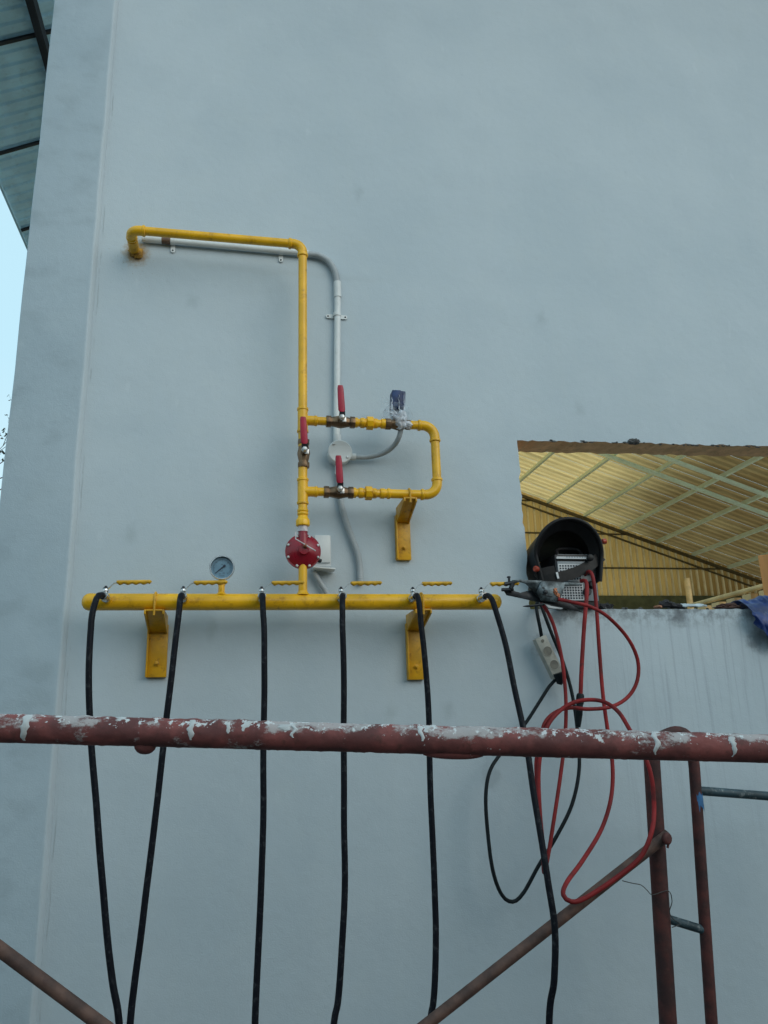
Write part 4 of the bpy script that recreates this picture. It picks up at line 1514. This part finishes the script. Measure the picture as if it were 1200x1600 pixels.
def cable(pts, r, name, mat, label, cat, group=None):
    c = spline([at(*p) for p in pts], .012)
    o = MB().tube(c, r, 12).build(name, mat, None, angle=80)
    return tag(o, label, cat, group)


RG = 'red welding cables looped on the wall'
cable([(872, 936, -.225), (895, 941, -.235), (922, 948, -.235), (950, 964, -.22), (980, 996, -.20), (996, 1030, -.19), (996, 1062, -.19), (982, 1088, -.19), (956, 1104, -.20), (920, 1108, -.21), (890, 1106, -.22), (866, 1114, -.23), (850, 1132, -.24), (845, 1160, -.24),
       (838, 1190, -.25), (840, 1240, -.26), (845, 1300, -.28), (849, 1345, -.29), (850, 1363, -.285), (855, 1345, -.27), (864, 1290, -.25), (876, 1210, -.22), (883, 1150, -.20), (884, 1090, -.185), (878, 1030, -.18), (866, 980, -.175), (855, 955, -.17), (846, 942, -.16)],
      .0064, 'welding_cable', M['redcable'], 'red cable looping from the clamp through a wide bend right of the socket strip', 'cable', RG)
cable([(908, 908, -.10), (915, 908, -.13), (917, 925, -.15), (913, 975, -.16), (909, 1040, -.17), (907, 1088, -.17)],
      .0074, 'welding_cable', M['redcable'], 'short red cable dropping from the machine into a black connector', 'cable', RG)
cn = MB()
c0, c1 = at(907, 1084, -.17), at(903, 1136, -.17)
cn.tube([c0, c0.lerp(c1, .06), c0.lerp(c1, .3), c0.lerp(c1, .32), c0.lerp(c1, .62), c0.lerp(c1, .85), c1], [.0105, .0135, .0135, .0115, .0125, .0105, .0085], 14)
tag(cn.build('cable_connector', M['blackcable']), 'black rubber cable connector at the end of the short red cable', 'connector')
cable([(914, 898, -.06), (921, 893, -.10), (927, 905, -.12), (932, 950, -.13), (936, 1010, -.14), (942, 1085, -.15), (950, 1145, -.16), (957, 1195, -.18), (955, 1245, -.21), (940, 1295, -.27), (910, 1345, -.35), (886, 1378, -.42), (880, 1398, -.465), (893, 1409, -.475), (915, 1403, -.478), (960, 1374, -.486),
       (1000, 1340, -.495), (1018, 1300, -.495), (1022, 1262, -.475), (1018, 1215, -.475), (1006, 1178, -.465), (985, 1142, -.42), (966, 1112, -.35), (942, 1096, -.28), (912, 1094, -.25), (885, 1103, -.24), (862, 1124, -.25), (850, 1150, -.26), (842, 1200, -.27), (843, 1260, -.285), (849, 1330, -.30)],
      .0067, 'welding_cable', M['redcable'], 'long red cable falling from the machine and resting on the diagonal brace', 'cable', RG)

strip = thing('socket_strip', at(856, 1026, -.04), 'dirty white two-way socket strip hanging tilted below the sill corner', 'socket strip')
a0, a1 = at(842, 996, -.05), at(872, 1058, -.05)
dr = (a1 - a0).normalized()
sw = dr.cross(Y).normalized()
rotm = Matrix((dr, -sw, V((0, 0, 0)))).transposed()
rotm = Matrix((dr, Y, dr.cross(Y))).transposed()
mid = (a0 + a1) / 2
Ln = (a1 - a0).length
MB().box(mid, (Ln, .034, .046), rotm).build('body', M['strip'], strip, bevel=.004)
for t in (-.14, .20):
    q = mid + dr * Ln * t - Y * .0155
    m = MB()
    m.lathe([(0, .0185), (.0032, .0185), (.0034, .0168), (-.0005 + .0022, .0160)], q, -Y, 22)
    s = m.build('socket', M['strip'], strip)
    m = MB()
    m.lathe([(0, .0158), (.0028, .0158)], q, -Y, 20)
    m.build('recess', M['socket'], s)
MB().lathe([(0, .006), (.003, .006)], mid + dr * Ln * -.40 - Y * .016, -Y, 10).build('strip_switch', M['socket'], strip)
pl = MB()
q = mid + dr * (Ln * .5 - .004) - Y * .004
pl.tube([q - dr * .012 + V((.002, -.014, 0)), q + dr * .004 + V((0, -.012, 0)), q + dr * .018 + V((-.004, -.008, 0)), q + dr * .028 + V((-.012, -.006, -.004))], [.022, .021, .016, .009], 14)
tag(pl.build('power_plug', M['blackcable']), 'black plug pushed into the lower end of the socket strip', 'plug')
cable([(868, 1062, -.05), (858, 1073, -.05), (842, 1098, -.055), (824, 1126, -.06), (806, 1150, -.07), (782, 1178, -.09), (765, 1206, -.11), (759, 1245, -.12), (762, 1300, -.13), (770, 1360, -.14), (784, 1398, -.14), (801, 1409, -.14), (818, 1395, -.14), (842, 1352, -.15),
       (870, 1306, -.16), (894, 1256, -.15), (905, 1200, -.13), (902, 1140, -.10), (894, 1085, -.08), (880, 1035, -.07), (862, 990, -.07), (850, 958, -.06), (846, 945, -.03), (848, 939, .03)],
      .0062, 'electric_cable', M['blackcable'], 'long thin black cord from the plug hanging in a loop below the rail', 'cord')
cable([(847, 999, -.05), (844, 982, -.06), (840, 962, -.06), (838, 948, -.05), (840, 940, -.01), (842, 937, .04)], .0065, 'electric_cable', M['blackcable'], 'short black cord going up from the top of the socket strip to the sill', 'cord')

# ------------------------------------------------------------------ things lying on the sill
tp = at(1160, 950, 0)
m = MB()


def tarp(u, v):
    # u along the wall, v over the sill from back to hanging front
    x = tp.x + .005 + u * .5
    fold = .016 * mnoise.noise(V((u * 9, v * 2.2, 3))) + .008 * mnoise.noise(V((u * 23, v * 5, 8)))
    if v < .45:
        k = v / .45
        y, z = .13 - k * .145, SILL_Z + .012 + .034 * math.sin(k * 3.0) * (1 - .5 * (1 - min(1, u * 5))) + max(0, fold) * 1.2
    else:
        k = (v - .45) / .55
        y, z = -.020 - .034 * math.sin(k * 2.4), SILL_Z + .010 - k * (.030 + .120 * min(1, .35 + u * 5) + .02 * mnoise.noise(V((u * 7, 1, 1))))
    return V((x + .012 * mnoise.noise(V((u * 3, v * 6, 5))), y - abs(fold), z + fold * .5))


m.grid(tarp, 60, 36)
tag(m.build('tarpaulin', M['tarp'], None, solid=.002, angle=70), 'crumpled blue tarpaulin draped over the right end of the sill', 'tarp')
p = at(1040, 950, .02)
gl = thing('work_glove', V((p.x, .03, SILL_Z)), 'dark crumpled glove with an orange cuff lying on the sill', 'glove')
m = MB()
m.blob((p.x + .012, .03, SILL_Z + .018), (.036, .028, .020), .4, 1.8, 3, 2, True)
for k in range(3):
    m.tube(spline([(p.x + .03, .02 + k * .012, SILL_Z + .016), (p.x + .055, .015 + k * .016, SILL_Z + .016), (p.x + .078, .02 + k * .014, SILL_Z + .008)], .01), .008, 8)
m.build('palm', M['rag'], gl)
MB().blob((p.x - .034, .015, SILL_Z + .008), (.016, .018, .010), .35, 2, 2, 7, True).build('cuff', M['orange'], gl)
p = at(1078, 946, .03)
m = MB()
m.grid(lambda u, v: V((p.x - .045 + u * .10, .0 + v * .05, SILL_Z + .012 + .012 * math.sin(v * 2.5) + .006 * mnoise.noise(V((u * 4, v * 4, 2))))), 14, 8)
tag(m.build('folded_sheet', M['paper'], None, solid=.004, angle=60), 'pale bent sheet lying on the sill right of the glove', 'sheet')
p = at(1138, 950, .03)
m = MB()
m.blob((p.x, .03, SILL_Z + .010), (.050, .03, .016), .5, 2.4, 3, 5, True)
m.blob((p.x - .035, .02, SILL_Z + .008), (.03, .022, .010), .5, 2.4, 3, 6, True)
tag(m.build('brown_rag', M['ragbrown']), 'dark brown rag on the sill just left of the blue tarpaulin', 'rag')
p = at(948, 949, .03)
m = MB()
m.blob((p.x, .05, SILL_Z + .010), (.030, .03, .020), .5, 2.4, 3, 9, True)
tag(m.build('black_rag', M['rag']), 'small black rag on the sill beside the welding machine', 'rag')

# ------------------------------------------------------------------ scaffold


def dp(px, py, dist):
    return CAM + ray(px, py) * dist


ra, rb = dp(-260, 1131, 1.30), dp(1420, 1176, 1.32)
near = thing('scaffold_rail', V(((ra.x + rb.x) / 2, ra.y, 0)), 'rusty red scaffold tube with white plaster splashes crossing in the foreground', 'scaffold rail')
rail_r = .0235
rdir = (rb - ra).normalized()
ru, rv = frame_for(rdir)
NL, NS = 520, 40
vs = []
for i in range(NL + 1):
    t = i / NL
    c_ = ra.lerp(rb, t)
    sl = t * (rb - ra).length
    for k in range(NS):
        a_ = 2 * math.pi * k / NS
        nrm_ = ru * math.cos(a_) + rv * math.sin(a_)
        q = V((sl, math.cos(a_) * .024, math.sin(a_) * .024))
        up_ = max(0.0, nrm_.z + .1)
        crust = max(0.0, mnoise.noise(q * 34 + V((3, 1, 0))) - .05) * .0042 * up_ + max(0.0, mnoise.noise(q * 95) - .15) * .0016
        pit = min(0.0, mnoise.noise(q * 60 + V((0, 9, 4))) + .35) * .0012
        vs.append(c_ + nrm_ * (rail_r + crust + pit + .0004 * mnoise.noise(q * 12)))
m = MB()
m.add(vs, [(i * NS + k, i * NS + (k + 1) % NS, (i + 1) * NS + (k + 1) % NS, (i + 1) * NS + k) for i in range(NL) for k in range(NS)] + [tuple(range(NS)), tuple(NL * NS + k for k in range(NS))])
m.build('tube', M['rail'], near, angle=80)


def rail_pt(px):
    """point on the rail axis whose picture column is px"""
    best = min((ra.lerp(rb, i / 2000) for i in range(2001)), key=lambda q: abs(600 + FPX * (q - CAM).dot(RGT) / (q - CAM).dot(FWD) - px))
    return best


rdir = (rb - ra).normalized()
rfront = (V((0, 0, 1)).cross(rdir)).normalized()
if rfront.dot(FWD) > 0:
    rfront = -rfront
rup = rdir.cross(rfront).normalized()
if rup.z < 0:
    rup = -rup
# lumps hanging under it
for px, L, dz in ((229, .020, .015), (708, .060, .011)):
    q = rail_pt(px) - rup * (rail_r * .72)
    m = MB()
    rows = []
    for i in range(13):
        t = i / 12 * 2 - 1
        rr = math.sqrt(max(0, 1 - abs(t) ** 2.4))
        for k in range(12):
            a_ = 2 * math.pi * k / 12
            rows.append(q + rdir * t * L + (rfront * math.cos(a_) * .011 + rup * math.sin(a_) * dz * (1.25 if math.sin(a_) < 0 else .4)) * (rr + .02))
    m.add(rows, [(i * 12 + k, i * 12 + (k + 1) % 12, (i + 1) * 12 + (k + 1) % 12, (i + 1) * 12 + k) for i in range(12) for k in range(12)])
    m.build('weld_lump', M['rail'], near, angle=80)
# plaster drips sitting on the skin of the tube
random.seed(21)
DR = [(47, .009, 70, -50), (190, .010, 75, 45), (303, .007, 65, -25), (361, .005, 60, 5), (385, .011, 70, 15), (460, .005, 60, -5), (446, .015, 50, 22), (655, .006, 65, -5), (665, .009, 70, 30), (1018, .0055, 70, -35), (1136, .0055, 50, -35)]
for px, wd, a_hi, a_lo in DR:
    q = rail_pt(px)
    m = MB()

    def drip(u, v, q=q, wd=wd, a_hi=a_hi, a_lo=a_lo, px=px):
        ang = R(a_hi + (a_lo - a_hi) * v)
        ww = wd * (1.0 - .55 * v + .35 * mnoise.noise(V((px * .13, v * 4, 0)))) * (1 if v < .9 else .6)
        ed = 1 - abs(u * 2 - 1) ** 3
        th = rail_r + .0002 + .0020 * ed * (.4 + .6 * math.sin(math.pi * min(1, v * 1.0 + .1)))
        s_ = (u * 2 - 1) * ww * (1 + .5 * mnoise.noise(V((u * 2, v * 7, px * .7)))) + .006 * mnoise.noise(V((px * .3, v * 3, 5)))
        return q + rdir * s_ + (rfront * math.cos(ang) + rup * math.sin(ang)) * th

    m.grid(drip, 10, 14)
    m.build('plaster_drip', M['plaster'], near, angle=80, recalc=False)
for px in (-200, 1380):
    q = rail_pt(px) if px > 0 else ra.lerp(rb, .03)
    q = ra.lerp(rb, .03) if px < 0 else ra.lerp(rb, .97)
    MB().tube([V((q.x, q.y + .05, 0)), V((q.x, q.y + .05, q.z + .15))], .021, 14).build('standard', M['post'], near)
    MB().box(V((q.x, q.y + .025, q.z)), (.06, .09, .06)).build('coupler', M['post'], near, bevel=.006)

FY = -.42
p0, p1 = at(1016, 1150, FY), at(1044, 1600, FY)
i0, i1 = at(1083, 1185, FY), at(1112, 1600, FY)


def to_ground(a, b):
    d = (b - a)
    t = (0 - a.z) / d.z
    return V((a.x + d.x * t, a.y, 0))


frm = thing('scaffold', V(((p0.x + i0.x) / 2, FY, 0)), 'dark red scaffold frame with main post and inner tube standing near the wall', 'scaffold')
MB().tube([p0, p1, to_ground(p0, p1)], .0245, 20).build('main_post', M['post'], frm, angle=80)
ib = spline([at(1018, 1160, FY), at(1036, 1150, FY), at(1056, 1143, FY), at(1073, 1149, FY), at(1081, 1170, FY), i0 - Z * .03], .01) + [i1, to_ground(i0, i1)]
MB().tube(ib, .0168, 18).build('inner_tube', M['post'], frm, angle=80)
MB().tube([at(1086, 1235, FY), at(1330, 1254, FY)], .0135, 14).build('cross_bar', M['teal'], frm)
MB().tube([at(1034, 1433, FY), at(1106, 1455, FY)], .0125, 14).build('rung', M['teal'], frm)
pa, pb = at(1330, 1150, FY), at(1362, 1600, FY)
MB().tube([pa, pb, to_ground(pa, pb)], .0245, 18).build('main_post', M['post'], frm, angle=80)
pm = at(1090, 1256, FY)
m = MB()
m.grid(lambda u, v: pm + V((math.sin(u * 1.9 - .55), -math.cos(u * 1.9 - .55), 0)) * .0176 + V((0, 0, .030 - v * .062 * (.65 + .5 * mnoise.noise(V((u * 6, 0, 3)))) + .010 * mnoise.noise(V((u * 5, v, 9))))), 12, 8)
m.build('paint_mark', M['bluepaint'], frm, recalc=False)
# brace pin
m = MB()
m.tube([at(1032, 1311, FY), at(1040, 1310, FY - .07)], .009, 12)
m.lathe([(0, .015), (.003, .017), (.011, .017), (.015, .012)], at(1039, 1310, FY - .062), V((.35, -.9, 0)), 14)
m.tube([at(1045, 1314, FY - .068), at(1043, 1325, FY - .066)], .0035, 8)
m.build('brace_pin', M['post'], frm, bevel=.001)
b0, b1 = at(1036, 1310, FY - .043), at(660, 1606, FY + .0)
b2 = b1 + (b1 - b0) * 1.6
b2.z = max(b2.z, .05)
def to_floor(a, b, zz=.03):
    t = (zz - a.z) / (b.z - a.z)
    return a + (b - a) * t


o = MB().tube([b0 + (b0 - b1).normalized() * .02, b1, to_floor(b0, b1)], .0155, 14).build('cross_brace', M['brace'])
tag(o, 'weathered diagonal brace running down left from the scaffold post pin', 'brace', 'scaffold braces')
e0_, e1_ = at(0, 1483, -.55), at(165, 1606, -.55)
o = MB().tube([e0_ + (e0_ - e1_) * 3.0, e0_, e1_, to_floor(e0_, e1_)], .0158, 14).build('cross_brace', M['brace'])
tag(o, 'rusty diagonal brace crossing the bottom left corner', 'brace', 'scaffold braces')
# thin binding wire caught on the post
o = MB().tube(spline([at(972, 1376, FY - .02), at(988, 1380, FY - .03), at(1002, 1383, FY - .03), (at(1012, 1392, FY - .035)), at(1020, 1398, FY - .035), at(1044, 1392, FY - .03), at(1050, 1408, FY - .03), at(1046, 1425, FY - .03), at(1052, 1436, FY - .03), at(1062, 1444, FY - .025), at(1050, 1449, FY - .03)], .006), .0013, 6).build('binding_wire', M['wire'])
tag(o, 'thin loose binding wire tangled round the scaffold post', 'wire')

for o in bpy.data.objects:
    if '_w' in o:
        del o['_w']
